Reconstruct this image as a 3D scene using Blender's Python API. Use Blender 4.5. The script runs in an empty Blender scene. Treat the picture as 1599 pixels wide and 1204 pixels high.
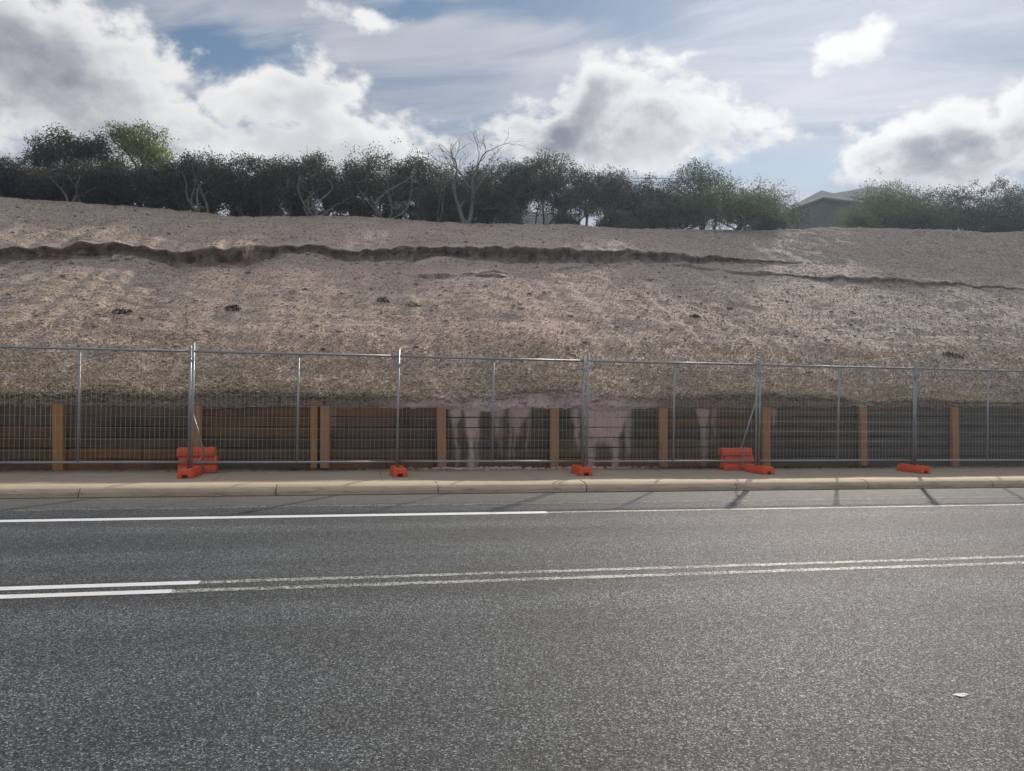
import bpy, math, random
import numpy as np
from mathutils import Vector, Matrix
random.seed(7); RNG = np.random.default_rng(11)
sc = bpy.context.scene
COL = sc.collection
R = math.radians

# ------------------------------------------------------------------ camera
# world: X runs along the road to the right, Y across it to the slope, Z up; the road falls gently to the right
F_PX, CX, CY = 1208.0, 799.5, 602.0
YAW, PITCH = R(11.4), R(0.47)
EYE = Vector((0, 0, 1.605))   # 1.65 m above the road where the view's middle crosses it
GRADE = -0.0151
cam = bpy.data.cameras.new('camera'); cam_o = bpy.data.objects.new('camera', cam); COL.objects.link(cam_o)
cam.sensor_fit = 'HORIZONTAL'; cam.sensor_width = 36; cam.lens = 36 * F_PX / 1599
cam.clip_end = 5000; cam.clip_start = 0.1
cam_o.location = EYE; cam_o.rotation_euler = (R(90) + PITCH, 0, -YAW)
sc.camera = cam_o

# ------------------------------------------------------------------ sun and sky
SUN_AZ, SUN_EL = R(35), R(29)
SDIR = Vector((math.sin(SUN_AZ) * math.cos(SUN_EL), math.cos(SUN_AZ) * math.cos(SUN_EL), math.sin(SUN_EL)))
sun = bpy.data.lights.new('sun', 'SUN'); sun.energy = 4.2; sun.angle = R(1.5); sun.color = (1, .91, .785)
sun_o = bpy.data.objects.new('sun', sun); COL.objects.link(sun_o)
sun_o.rotation_euler = SDIR.to_track_quat('Z', 'Y').to_euler()
sun_o.location = (0, 0, 60)
sc.view_settings.view_transform = 'Standard'; sc.view_settings.look = 'None'
sc.view_settings.exposure = 0.0; sc.view_settings.gamma = 1
sc.cycles.use_denoising = True; sc.cycles.denoising_input_passes = 'RGB_ALBEDO_NORMAL'; sc.cycles.denoising_prefilter = 'ACCURATE'
sc.cycles.max_bounces = 6; sc.cycles.transparent_max_bounces = 12


class NT:
    """small helper to write node trees"""
    def __init__(s, tree): s.t = tree
    def n(s, typ, **kw):
        nd = s.t.nodes.new(typ)
        for k, v in kw.items(): setattr(nd, k, v)
        return nd
    def put(s, sock, v):
        if hasattr(v, 'links') or hasattr(v, 'is_output'): s.t.links.new(v, sock)
        elif isinstance(v, (tuple, list)) and len(v) == 3 and sock.type == 'RGBA': sock.default_value = (*v, 1)
        else: sock.default_value = v
    def math(s, op, a, b=None, c=None, clamp=False):
        nd = s.n('ShaderNodeMath', operation=op, use_clamp=clamp)
        for i, v in enumerate((a, b, c)):
            if v is not None: s.put(nd.inputs[i], v)
        return nd.outputs[0]
    def vmath(s, op, a, b=None):
        nd = s.n('ShaderNodeVectorMath', operation=op)
        for i, v in enumerate((a, b)):
            if v is not None: s.put(nd.inputs[i], v)
        return nd.outputs['Value'] if op in ('LENGTH', 'DOT_PRODUCT', 'DISTANCE') else nd.outputs[0]
    def scale(s, a, k):
        nd = s.n('ShaderNodeVectorMath', operation='SCALE'); s.put(nd.inputs[0], a); s.put(nd.inputs['Scale'], k); return nd.outputs[0]
    def mix(s, f, a, b, blend='MIX'):
        nd = s.n('ShaderNodeMix', data_type='RGBA', blend_type=blend)
        s.put(nd.inputs[0], f); s.put(nd.inputs[6], a); s.put(nd.inputs[7], b); return nd.outputs[2]
    def rng(s, v, a, b, c=0.0, d=1.0, smooth=False):
        nd = s.n('ShaderNodeMapRange', interpolation_type='SMOOTHSTEP' if smooth else 'LINEAR')
        for i, x in enumerate((v, a, b, c, d)): s.put(nd.inputs[i], x)
        return nd.outputs[0]
    def noise(s, vec, scale, detail=4, rough=.55, dist=0.0):
        nd = s.n('ShaderNodeTexNoise'); s.put(nd.inputs['Vector'], vec); nd.inputs['Scale'].default_value = scale
        nd.inputs['Detail'].default_value = detail; nd.inputs['Roughness'].default_value = rough
        nd.inputs['Distortion'].default_value = dist; return nd.outputs[0]
    def voro(s, vec, scale, out='Color', feature='F1'):
        nd = s.n('ShaderNodeTexVoronoi', feature=feature); s.put(nd.inputs['Vector'], vec)
        nd.inputs['Scale'].default_value = scale; return nd.outputs[out]
    def ramp(s, f, stops):
        nd = s.n('ShaderNodeValToRGB'); e = nd.color_ramp.elements
        while len(e) < len(stops): e.new(.5)
        for i, (p, c) in enumerate(stops): e[i].position = p; e[i].color = (*c, 1)
        s.put(nd.inputs[0], f); return nd.outputs[0]
    def stretch(s, vec, k):
        return s.vmath('MULTIPLY', vec, k)
    def sep(s, vec):
        nd = s.n('ShaderNodeSeparateXYZ'); s.put(nd.inputs[0], vec); return nd.outputs
    def comb(s, x, y, z):
        nd = s.n('ShaderNodeCombineXYZ')
        for i, v in enumerate((x, y, z)): s.put(nd.inputs[i], v)
        return nd.outputs[0]
    def bump(s, h, strength=.5, dist=.02, normal=None):
        nd = s.n('ShaderNodeBump'); s.put(nd.inputs['Height'], h); nd.inputs['Strength'].default_value = strength
        nd.inputs['Distance'].default_value = dist
        if normal is not None: s.put(nd.inputs['Normal'], normal)
        return nd.outputs[0]


def ray_az_el(x, y):
    """direction (azimuth from +Y towards +X, elevation) of a sight line, for placing the clouds in the sky"""
    d = ray(x, y).normalized(); return math.atan2(d.x, d.y), math.asin(d.z)

CAM_M = cam_o.rotation_euler.to_matrix()
def ray(x, y): return CAM_M @ Vector(((x - CX) / F_PX, (CY - y) / F_PX, -1))
def at(x, y, Y):
    """the point on the sight line that lies Y metres across the road"""
    d = ray(x, y); return EYE + d * (Y / d.y)

world = bpy.data.worlds.new('World'); sc.world = world; world.use_nodes = True
def build_world():
    t = world.node_tree; t.nodes.clear(); N = NT(t)
    def density_group(name, fine):
        """cloud density as a function of the view direction; the coarse one serves for shading"""
        g = bpy.data.node_groups.new(name, 'ShaderNodeTree')
        g.interface.new_socket('Dir', in_out='INPUT', socket_type='NodeSocketVector')
        g.interface.new_socket('Density', in_out='OUTPUT', socket_type='NodeSocketFloat')
        g.interface.new_socket('Gap', in_out='OUTPUT', socket_type='NodeSocketFloat')
        G = NT(g); gi = G.n('NodeGroupInput'); go = G.n('NodeGroupOutput')
        d0 = gi.outputs[0]
        warp = G.n('ShaderNodeTexNoise'); G.put(warp.inputs['Vector'], d0); warp.inputs['Scale'].default_value = 6; warp.inputs['Detail'].default_value = 3 if fine else 1
        w = G.scale(G.vmath('SUBTRACT', warp.outputs['Color'], (.5, .5, .5)), .12)
        d = G.vmath('ADD', d0, w)
        x, y, z = G.sep(d)
        p = G.comb(G.math('ARCTAN2', x, y), G.math('ARCSINE', G.math('MINIMUM', z, .999)), 0.0)
        az = G.sep(p)[0]; el = G.sep(p)[1]
        def ell(bx, by, rx, ry):
            a0, e0 = ray_az_el(bx, by); a1, _ = ray_az_el(bx + rx, by); _, e1 = ray_az_el(bx, by - ry)
            q = G.vmath('MULTIPLY', G.vmath('SUBTRACT', p, (a0, e0, 0)), (1 / (a1 - a0), 1 / (e1 - e0), 0))
            return G.math('SUBTRACT', 1.0, G.vmath('LENGTH', q))
        blobs = [(70, 60, 270, 150), (190, 180, 270, 95), (440, 150, 135, 62), (500, 225, 240, 60), (565, 35, 110, 44),
                 (870, 195, 120, 85), (960, 130, 110, 58), (1095, 185, 105, 70), (1000, 230, 180, 70), (1045, 78, 130, 40),
                 (1335, 45, 110, 44), (1455, 240, 175, 75), (1550, 205, 150, 80), (1620, 115, 90, 45), (-120, 150, 260, 130), (1780, 215, 200, 110)]
        B = None
        for q in blobs:
            m = ell(*q)
            if q[3] < 45: m = G.math('MULTIPLY_ADD', m, 1.1, -.42)      # small clouds stay thin and ragged
            B = m if B is None else G.math('SMOOTH_MAX', B, m, .25)
        B = G.math('MAXIMUM', B, -.75)
        low = G.noise(d, 1.9, 2, .5)           # elsewhere in the sky the clouds come from low-frequency noise
        side = G.math('MAXIMUM', G.rng(G.math('ABSOLUTE', G.math('SUBTRACT', az, YAW)), .72, .95), G.rng(el, .5, .75))
        far = G.math('SUBTRACT', G.math('MULTIPLY_ADD', low, 6.0, -2.9), G.math('MULTIPLY', G.math('SUBTRACT', 1.0, side), 4.0))
        B = G.math('MAXIMUM', B, G.math('MINIMUM', far, .9))
        ds = G.stretch(d0, (1, 1, 1.45))
        D = G.math('ADD', B, G.math('MULTIPLY_ADD', G.noise(ds, 6.5, 9 if fine else 3, .62, .2), 2.5, -1.25))
        if fine: D = G.math('ADD', D, G.math('MULTIPLY_ADD', G.noise(ds, 17, 6, .62), 1.35, -.675))
        if fine:
            vv = G.voro(G.vmath('ADD', ds, w), 30, 'Distance', 'F1')
            D = G.math('ADD', D, G.math('MULTIPLY_ADD', vv, -.42, .16))
            gap = None
            for q in ((385, 80, 120, 55), (900, 25, 260, 55), (5, 178, 50, 45), (1200, 268, 190, 40), (320, 160, 60, 30), (640, 20, 120, 30)):
                m = ell(*q); gap = m if gap is None else G.math('MAXIMUM', gap, m)
            G.t.links.new(gap, go.inputs[1])
        G.t.links.new(D, go.inputs[0]); return g
    g_fine = density_group('cloud_density', True); g_coarse = density_group('cloud_density_coarse', False)
    tc = N.n('ShaderNodeTexCoord'); d = N.vmath('NORMALIZE', tc.outputs['Generated'])
    def dens(v, g):
        q = N.n('ShaderNodeGroup'); q.node_tree = g; N.put(q.inputs[0], v); return q.outputs
    D, gap = dens(d, g_fine)[:2]
    Dup = dens(N.vmath('NORMALIZE', N.vmath('ADD', d, tuple((SDIR * .7 + Vector((0, 0, .8))).normalized() * .048))), g_coarse)[0]
    alpha = N.rng(D, -.16, .34, smooth=True)
    thick = N.rng(N.math('ADD', N.math('MULTIPLY', D, .62), N.math('MULTIPLY', Dup, .62)), -.02, 1.0, smooth=True)
    soft = N.noise(N.stretch(d, (1, 1, 1.6)), 4, 4, .5)
    ax, ay, az_ = N.sep(d); pp = N.comb(N.math('ARCTAN2', ax, ay), N.math('ARCSINE', az_), 0.0); core = None
    for (bx, by, rx, ry, wgt) in ((835, 215, 150, 95, .72), (905, 170, 110, 60, .45), (1490, 245, 190, 75, .62), (1040, 170, 50, 30, .4), (60, 110, 150, 95, .6), (250, 220, 130, 40, .4), (1090, 215, 60, 30, .3)):
        a0, e0 = ray_az_el(bx, by); a1, _ = ray_az_el(bx + rx, by); _, e1 = ray_az_el(bx, by - ry)
        q = N.vmath('MULTIPLY', N.vmath('SUBTRACT', pp, (a0, e0, 0)), (1 / (a1 - a0), 1 / (e1 - e0), 0))
        m = N.rng(N.math('ADD', N.vmath('LENGTH', q), N.math('MULTIPLY_ADD', N.noise(N.stretch(d, (1, 1, 1.5)), 11, 5, .6), 1.3, -.65)), 1.35, .0, 0, wgt, smooth=True)
        core = m if core is None else N.math('MAXIMUM', core, m)
    elsewhere = N.rng(N.math('ABSOLUTE', N.math('SUBTRACT', N.sep(pp)[0], YAW)), .62, .9, .42, .9)
    thick = N.math('ADD', N.math('MULTIPLY', thick, elsewhere), N.math('ADD', N.math('MULTIPLY', core, N.rng(D, .0, 1.0, 0, .85)), N.math('MULTIPLY_ADD', soft, .4, -.2)), clamp=True)
    ccol = N.ramp(thick, [(0, (.90, .89, .885)), (.22, (.77, .77, .78)), (.55, (.46, .47, .51)), (1, (.22, .235, .285))])
    glow = N.math('POWER', N.math('MAXIMUM', N.vmath('DOT_PRODUCT', d, tuple(SDIR)), 0.0), 24)
    ccol = N.mix(1.0, ccol, N.comb(*(N.math('MULTIPLY_ADD', glow, .10, .93),) * 3), 'MULTIPLY')
    # thin high veil in streaks
    ux, uy, uz = N.sep(d)
    iz = N.math('DIVIDE', 1.0, N.math('ADD', N.math('MAXIMUM', uz, 0.0), .12))
    pl = N.comb(N.math('MULTIPLY', ux, iz), N.math('MULTIPLY', uy, iz), 0.0)
    rot = N.n('ShaderNodeVectorRotate', rotation_type='Z_AXIS'); N.put(rot.inputs['Vector'], pl); rot.inputs['Angle'].default_value = R(28)
    st = N.noise(N.stretch(rot.outputs[0], (.9, 2.6, 1)), 1.5, 7, .6, .6)
    st2 = N.noise(d, 2.6, 2, .5)
    cov = N.math('SUBTRACT', N.math('ADD', N.math('MULTIPLY', st, .9), N.math('MULTIPLY', st2, .4)), N.math('MULTIPLY', N.rng(gap, -.3, .8), .42))
    veil = N.rng(cov, .30, .66, 0, .95, smooth=True)
    sky = N.n('ShaderNodeTexSky'); sky.sky_type = 'NISHITA'; sky.sun_disc = False
    sky.sun_elevation = SUN_EL; sky.sun_rotation = SUN_AZ; sky.air_density = 1.2; sky.dust_density = .3; sky.ozone_density = 2.5
    b_sky = N.n('ShaderNodeBackground'); N.put(b_sky.inputs[0], sky.outputs[0]); b_sky.inputs[1].default_value = .066
    vcol = N.mix(N.rng(st, .36, .66), (.33, .37, .45), (.55, .56, .62))
    b_veil = N.n('ShaderNodeBackground'); N.put(b_veil.inputs[0], N.mix(1.0, vcol, N.comb(*(N.math('MULTIPLY_ADD', glow, .38, .92),) * 3), 'MULTIPLY')); b_veil.inputs[1].default_value = 1.08
    b_cl = N.n('ShaderNodeBackground'); N.put(b_cl.inputs[0], ccol); b_cl.inputs[1].default_value = 1.06
    m1 = N.n('ShaderNodeMixShader'); N.put(m1.inputs[0], veil); t.links.new(b_sky.outputs[0], m1.inputs[1]); t.links.new(b_veil.outputs[0], m1.inputs[2])
    m2 = N.n('ShaderNodeMixShader'); N.put(m2.inputs[0], alpha); t.links.new(m1.outputs[0], m2.inputs[1]); t.links.new(b_cl.outputs[0], m2.inputs[2])
    out = N.n('ShaderNodeOutputWorld'); t.links.new(m2.outputs[0], out.inputs[0])
    world.cycles.sampling_method = 'MANUAL'; world.cycles.sample_map_resolution = 512
build_world()

# ------------------------------------------------------------------ mesh and object helpers
def tag(o, label=None, cat=None, group=None, kind=None):
    if label: o['label'] = label
    if cat: o['category'] = cat
    if group: o['group'] = group
    if kind: o['kind'] = kind
    return o

def empty(name, loc, label, cat, group=None, rot=(0, 0, 0)):
    o = bpy.data.objects.new(name, None); COL.objects.link(o); o.location = loc; o.rotation_euler = rot
    o.empty_display_size = .2
    return tag(o, label, cat, group)

def mesh_np(name, V, F, mats, parent=None, smooth=False, mat_idx=None, loc=None):
    """one mesh object from arrays: V (n,3), F (m,k)"""
    V = np.asarray(V, dtype=np.float32); F = np.asarray(F, dtype=np.int32)
    me = bpy.data.meshes.new(name); k = F.shape[1]
    me.vertices.add(len(V)); me.vertices.foreach_set('co', V.ravel())
    me.loops.add(F.size); me.loops.foreach_set('vertex_index', F.ravel())
    me.polygons.add(len(F)); me.polygons.foreach_set('loop_start', np.arange(len(F), dtype=np.int32) * k)
    me.polygons.foreach_set('loop_total', np.full(len(F), k, dtype=np.int32))
    if mat_idx is not None: me.polygons.foreach_set('material_index', np.asarray(mat_idx, dtype=np.int32))
    me.polygons.foreach_set('use_smooth', np.full(len(F), smooth, dtype=bool))
    for m in (mats if isinstance(mats, (list, tuple)) else [mats]): me.materials.append(m)
    me.update(calc_edges=True); me.validate()
    o = bpy.data.objects.new(name, me); COL.objects.link(o)
    if parent is not None: o.parent = parent
    if loc is not None: o.location = loc
    return o

class MB:
    """collects boxes, prisms and tubes into one mesh"""
    def __init__(s): s.v = []; s.f = []
    def add(s, vs, fs):
        b = len(s.v); s.v += [tuple(p) for p in vs]; s.f += [tuple(i + b for i in q) for q in fs]
    def box(s, x0, x1, y0, y1, z0, z1):
        s.add([(x0, y0, z0), (x1, y0, z0), (x1, y1, z0), (x0, y1, z0), (x0, y0, z1), (x1, y0, z1), (x1, y1, z1), (x0, y1, z1)],
              [(0, 3, 2, 1), (4, 5, 6, 7), (0, 1, 5, 4), (1, 2, 6, 5), (2, 3, 7, 6), (3, 0, 4, 7)])
    def tube(s, pts, rad, n=8, cap=True):
        pts = [Vector(p) for p in pts]
        rad = rad if isinstance(rad, (list, tuple)) else [rad] * len(pts)
        b = len(s.v); up = Vector((.13, .31, .94))
        for i, p in enumerate(pts):
            t = (pts[min(i + 1, len(pts) - 1)] - pts[max(i - 1, 0)])
            t = t.normalized() if t.length > 1e-6 else Vector((0, 0, 1))
            if abs(t.dot(up)) > .97: up = Vector((1, .1, 0))
            a = t.cross(up).normalized(); c = t.cross(a).normalized()
            for k in range(n):
                w = 2 * math.pi * k / n
                s.v.append(tuple(p + (a * math.cos(w) + c * math.sin(w)) * rad[i]))
        for i in range(len(pts) - 1):
            for k in range(n):
                q = b + i * n + k; r = b + i * n + (k + 1) % n
                s.f.append((q, r, r + n, q + n))
        if cap:
            s.f.append(tuple(b + k for k in range(n - 1, -1, -1)))
            e = b + (len(pts) - 1) * n; s.f.append(tuple(e + k for k in range(n)))
    def build(s, name, m, parent=None, smooth=False, bevel=0, seg=2, loc=None):
        me = bpy.data.meshes.new(name); me.from_pydata(s.v, [], s.f); me.materials.append(m)
        if smooth:
            for p in me.polygons: p.use_smooth = True
        me.update(); o = bpy.data.objects.new(name, me); COL.objects.link(o)
        if parent is not None: o.parent = parent
        if loc is not None: o.location = loc
        if bevel:
            md = o.modifiers.new('bevel', 'BEVEL'); md.width = bevel; md.segments = seg; md.limit_method = 'ANGLE'; md.angle_limit = R(35)
        return o

def lattice(ix, iy, seed):
    h = (ix * 374761393 + iy * 668265263 + seed * 974634541) & 0xffffffff
    h = ((h ^ (h >> 13)) * 1274126177) & 0xffffffff
    return ((h ^ (h >> 16)) & 0xffff) / 65535.0
def vnoise(x, y, seed=0):
    x = np.asarray(x, dtype=np.float64); y = np.asarray(y, dtype=np.float64)
    ix = np.floor(x).astype(np.int64); iy = np.floor(y).astype(np.int64); fx = x - ix; fy = y - iy
    fx = fx * fx * (3 - 2 * fx); fy = fy * fy * (3 - 2 * fy)
    a = lattice(ix, iy, seed); b = lattice(ix + 1, iy, seed); c = lattice(ix, iy + 1, seed); d = lattice(ix + 1, iy + 1, seed)
    return (a * (1 - fx) + b * fx) * (1 - fy) + (c * (1 - fx) + d * fx) * fy
def fbm(x, y, octv=4, seed=0):
    r = 0; a = .5
    for k in range(octv): r = r + a * (vnoise(x * 2 ** k, y * 2 ** k, seed + k) - .5); a *= .55
    return r
def sstep(a, b, x):
    t = np.clip((np.asarray(x) - a) / (b - a), 0, 1); return t * t * (3 - 2 * t)
def grade(X): return GRADE * np.asarray(X)

# ------------------------------------------------------------------ materials
def material(name, fn):
    m = bpy.data.materials.new(name); m.use_nodes = True; t = m.node_tree; t.nodes.clear(); N = NT(t)
    out = N.n('ShaderNodeOutputMaterial')
    geo = N.n('ShaderNodeNewGeometry'); P = geo.outputs['Position']
    tc = N.n('ShaderNodeTexCoord')
    res = fn(N, P, tc.outputs['Object'], geo)
    if isinstance(res, dict):
        b = N.n('ShaderNodeBsdfPrincipled')
        for k, v in res.items(): N.put(b.inputs[k], v)
        t.links.new(b.outputs[0], out.inputs[0])
    else: t.links.new(res, out.inputs[0])
    return m

def asphalt_parts(N, P):
    cell = N.sep(N.voro(P, 118))[0]
    cell2 = N.sep(N.voro(P, 230))[1]
    patch = N.noise(P, .55, 4, .55)
    mid = N.noise(P, 9, 5, .6)
    lane = N.noise(N.stretch(P, (.06, 1.3, 1)), 1.0, 4, .6)
    ax, ay, az_ = N.sep(P)
    ayw = N.math('ADD', ay, N.math('MULTIPLY', N.noise(N.stretch(P, (.15, 1, 1)), .8, 3), .7))
    pol = None
    for yy in (4.35, 5.75, 7.95, 9.45):
        q = N.rng(N.math('ABSOLUTE', N.math('SUBTRACT', ayw, yy + .35)), .55, 0, 0, 1, smooth=True); pol = q if pol is None else N.math('MAXIMUM', pol, q)
    v = N.math('ADD', N.math('MULTIPLY', cell, .62), N.math('MULTIPLY', cell2, .38))
    c = N.ramp(v, [(0, (.004, .005, .006)), (.34, (.016, .0195, .025)), (.60, (.055, .066, .078)), (.80, (.155, .172, .19)), (.95, (.54, .57, .60))])
    k = N.math('MULTIPLY', N.rng(patch, .3, .7, .78, 1.2), N.math('MULTIPLY', N.rng(mid, .25, .75, .8, 1.2), N.math('MULTIPLY', N.rng(lane, .3, .7, .72, 1.3), N.rng(pol, 0, 1, .88, 1.22))))
    c = N.mix(1.0, c, N.comb(k, k, k), 'MULTIPLY')
    return v, c, mid

def f_asphalt(N, P, O, geo):
    v, c, mid = asphalt_parts(N, P)
    y = N.sep(P)[1]
    edge = N.math('ADD', y, N.math('MULTIPLY', N.math('SUBTRACT', N.noise(P, 3, 5, .6), .5), .5))
    dust = N.rng(edge, 11.1, 11.5, 0, .55, smooth=True)
    grit = N.sep(N.voro(P, 60))[0]
    dcol = N.mix(grit, (.13, .12, .105), (.27, .245, .21))
    c = N.mix(dust, c, dcol)
    # chalky crumbs along the old seam
    seam = N.math('SUBTRACT', 1.0, N.rng(N.math('ABSOLUTE', N.math('SUBTRACT', edge, 11.17)), 0, .09), clamp=True)
    c = N.mix(N.math('MULTIPLY', seam, N.rng(grit, .55, .7)), c, (.45, .42, .37))
    # dark lengthwise joint lines in the gutter strip
    for (yy, w) in ((11.62, .018), (11.95, .012), (12.27, .03)):
        ln = N.math('SUBTRACT', 1.0, N.rng(N.math('ABSOLUTE', N.math('SUBTRACT', N.math('ADD', y, N.math('MULTIPLY', N.noise(P, .8, 3), .06)), yy + .03)), 0, w), clamp=True)
        c = N.mix(N.math('MULTIPLY', ln, .65), c, (.05, .045, .04))
    h = N.math('ADD', N.math('MULTIPLY', v, 1.0), N.math('MULTIPLY', mid, .6))
    return {'Base Color': c, 'Roughness': N.rng(v, 0, 1, .88, .62), 'Specular IOR Level': .40, 'Normal': N.bump(h, 1.0, .016)}
M_ASPHALT = material('asphalt', f_asphalt)

def paint(worn):
    def f(N, P, O, geo):
        v, c, mid = asphalt_parts(N, P)
        wear = N.noise(P, 26, 6, .68)
        big = N.noise(N.stretch(P, (.5, 1, 1)), 2.2, 3, .5)
        s = N.math('ADD', N.math('ADD', N.math('MULTIPLY', v, .55), N.math('MULTIPLY', wear, .75)), N.math('MULTIPLY', big, .35))
        lo = .79 if worn else .44
        m = N.rng(s, lo, lo + .12)
        pc = N.mix(N.noise(P, 14, 4), (.50, .50, .46), (.64, .64, .59)) if worn else N.mix(N.noise(P, 6, 4), (.62, .63, .64), (.82, .83, .83))
        b = N.n('ShaderNodeBsdfPrincipled'); N.put(b.inputs['Base Color'], pc); b.inputs['Roughness'].default_value = .6
        N.put(b.inputs['Normal'], N.bump(v, .5, .006))
        tr = N.n('ShaderNodeBsdfTransparent'); mx = N.n('ShaderNodeMixShader'); N.put(mx.inputs[0], m)
        N.t.links.new(tr.outputs[0], mx.inputs[1]); N.t.links.new(b.outputs[0], mx.inputs[2]); return mx.outputs[0]
    return f
M_PAINT = material('fresh_paint', paint(False)); M_OLDPAINT = material('worn_paint', paint(True))

def f_concrete(base):
    def f(N, P, O, geo):
        n = N.noise(P, 2.2, 6, .6); g = N.noise(P, 70, 3, .6); st = N.noise(N.stretch(P, (.6, 3, 3)), 1.5, 5, .6)
        c = N.mix(n, tuple(b * .82 for b in base), tuple(min(1, b * 1.15) for b in base))
        c = N.mix(N.rng(st, .5, .72, 0, .45), c, tuple(b * .55 for b in base))
        c = N.mix(N.rng(g, .35, .75, 0, .22), c, (.62, .56, .48))
        return {'Base Color': c, 'Roughness': .85, 'Normal': N.bump(N.math('ADD', g, n), .35, .006)}
    return f
def f_kerb(N, P, O, geo):
    r = f_concrete((.58, .45, .31))(N, P, O, geo)
    sc_ = N.noise(N.stretch(P, (1.2, 9, 9)), 2.6, 6, .7); y = N.sep(P)[1]
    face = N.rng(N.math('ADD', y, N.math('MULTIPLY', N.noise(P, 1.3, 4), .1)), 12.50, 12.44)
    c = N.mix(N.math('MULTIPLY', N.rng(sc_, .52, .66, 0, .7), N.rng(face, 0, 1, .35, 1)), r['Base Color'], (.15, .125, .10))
    r['Base Color'] = c; return r
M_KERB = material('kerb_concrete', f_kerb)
def f_path(N, P, O, geo):
    r = f_concrete((.41, .32, .235))(N, P, O, geo)
    x, y, z = N.sep(P)
    ph = N.math('ABSOLUTE', N.math('SUBTRACT', N.math('FRACT', N.math('DIVIDE', N.math('ADD', x, .9), 2.66)), .5))
    ln = N.math('SUBTRACT', 1.0, N.rng(ph, 0, .004), clamp=True)
    c = N.mix(N.math('MULTIPLY', ln, .7), r['Base Color'], (.07, .06, .05))
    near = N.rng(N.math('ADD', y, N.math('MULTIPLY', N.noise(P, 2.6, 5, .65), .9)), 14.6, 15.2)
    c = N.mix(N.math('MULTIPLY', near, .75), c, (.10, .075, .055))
    r['Base Color'] = c; return r
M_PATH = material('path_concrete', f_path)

def f_slope(N, P, O, geo):
    x, y, z = N.sep(P)
    big = N.noise(P, .22, 4, .55); med = N.noise(N.stretch(P, (.6, 1, 1)), 1.1, 6, .62); fine = N.noise(P, 14, 4, .65)
    pink = N.mix(N.noise(P, .6, 4), (.52, .36, .285), (.57, .435, .36))
    tan = (.50, .39, .295); olive = (.36, .30, .17)
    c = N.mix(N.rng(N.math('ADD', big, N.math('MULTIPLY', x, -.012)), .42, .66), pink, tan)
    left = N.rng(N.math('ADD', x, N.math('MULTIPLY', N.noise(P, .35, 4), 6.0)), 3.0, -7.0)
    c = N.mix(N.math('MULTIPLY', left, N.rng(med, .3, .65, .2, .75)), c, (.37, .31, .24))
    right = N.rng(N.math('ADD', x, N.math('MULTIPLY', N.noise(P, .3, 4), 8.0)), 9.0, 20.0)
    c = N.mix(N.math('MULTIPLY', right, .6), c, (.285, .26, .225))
    c = N.mix(N.rng(med, .54, .70, 0, .7), c, (.19, .155, .125))
    trk = N.noise(N.stretch(P, (.18, .9, .5)), 1.3, 5, .65, .8)
    c = N.mix(N.rng(trk, .56, .70, 0, .6), c, (.16, .135, .115))
    low = N.rng(N.math('ADD', y, N.math('MULTIPLY', N.noise(P, .5, 5, .6), 4.5)), 20.2, 16.6)
    c = N.mix(N.math('MULTIPLY', low, .38), c, olive)
    chip = N.sep(N.voro(N.stretch(P, (.55, 1, 1)), 17)); chip2 = N.sep(N.voro(N.vmath('ADD', P, (3.3, 1.2, 0)), 34))
    c = N.mix(N.rng(chip[0], .60, .72, 0, .75), c, N.mix(chip[1], (.52, .42, .37), (.62, .54, .46)))
    c = N.mix(N.rng(chip2[0], .74, .82, 0, .6), c, (.13, .105, .09))
    c = N.mix(N.rng(chip2[1], .86, .92, 0, .7), c, (.70, .62, .55))
    h = N.math('ADD', N.math('MULTIPLY', fine, .9), N.math('ADD', N.math('MULTIPLY', chip[2], .7), N.math('MULTIPLY', chip2[2], .4)))
    return {'Base Color': c, 'Roughness': .92, 'Specular IOR Level': .15, 'Normal': N.bump(h, .6, .04)}
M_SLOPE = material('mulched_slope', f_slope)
def f_soil(N, P, O, geo):
    st = N.noise(N.stretch(P, (2.2, 2.2, .5)), 1.6, 6, .65); n = N.noise(P, .45, 4, .6); g = N.noise(P, 9, 5, .65)
    c = N.mix(N.rng(st, .35, .65), (.14, .112, .094), (.40, .33, .28))
    c = N.mix(N.rng(n, .5, .66, 0, .7), c, (.22, .12, .085))
    c = N.mix(N.rng(g, .60, .72, 0, .4), c, (.36, .30, .27))
    return {'Base Color': c, 'Roughness': .95, 'Specular IOR Level': .1, 'Normal': N.bump(N.math('ADD', st, g), 1.0, .06)}
M_SOIL = material('raw_soil', f_soil)
def f_ground(N, P, O, geo):
    n = N.noise(P, 1.5, 6); g = N.sep(N.voro(P, 40))[0]
    return {'Base Color': N.mix(N.math('MULTIPLY', n, g), (.12, .10, .07), (.34, .29, .23)), 'Roughness': .95, 'Normal': N.bump(g, .5, .02)}
M_GROUND = material('verge_gravel', f_ground)

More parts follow.
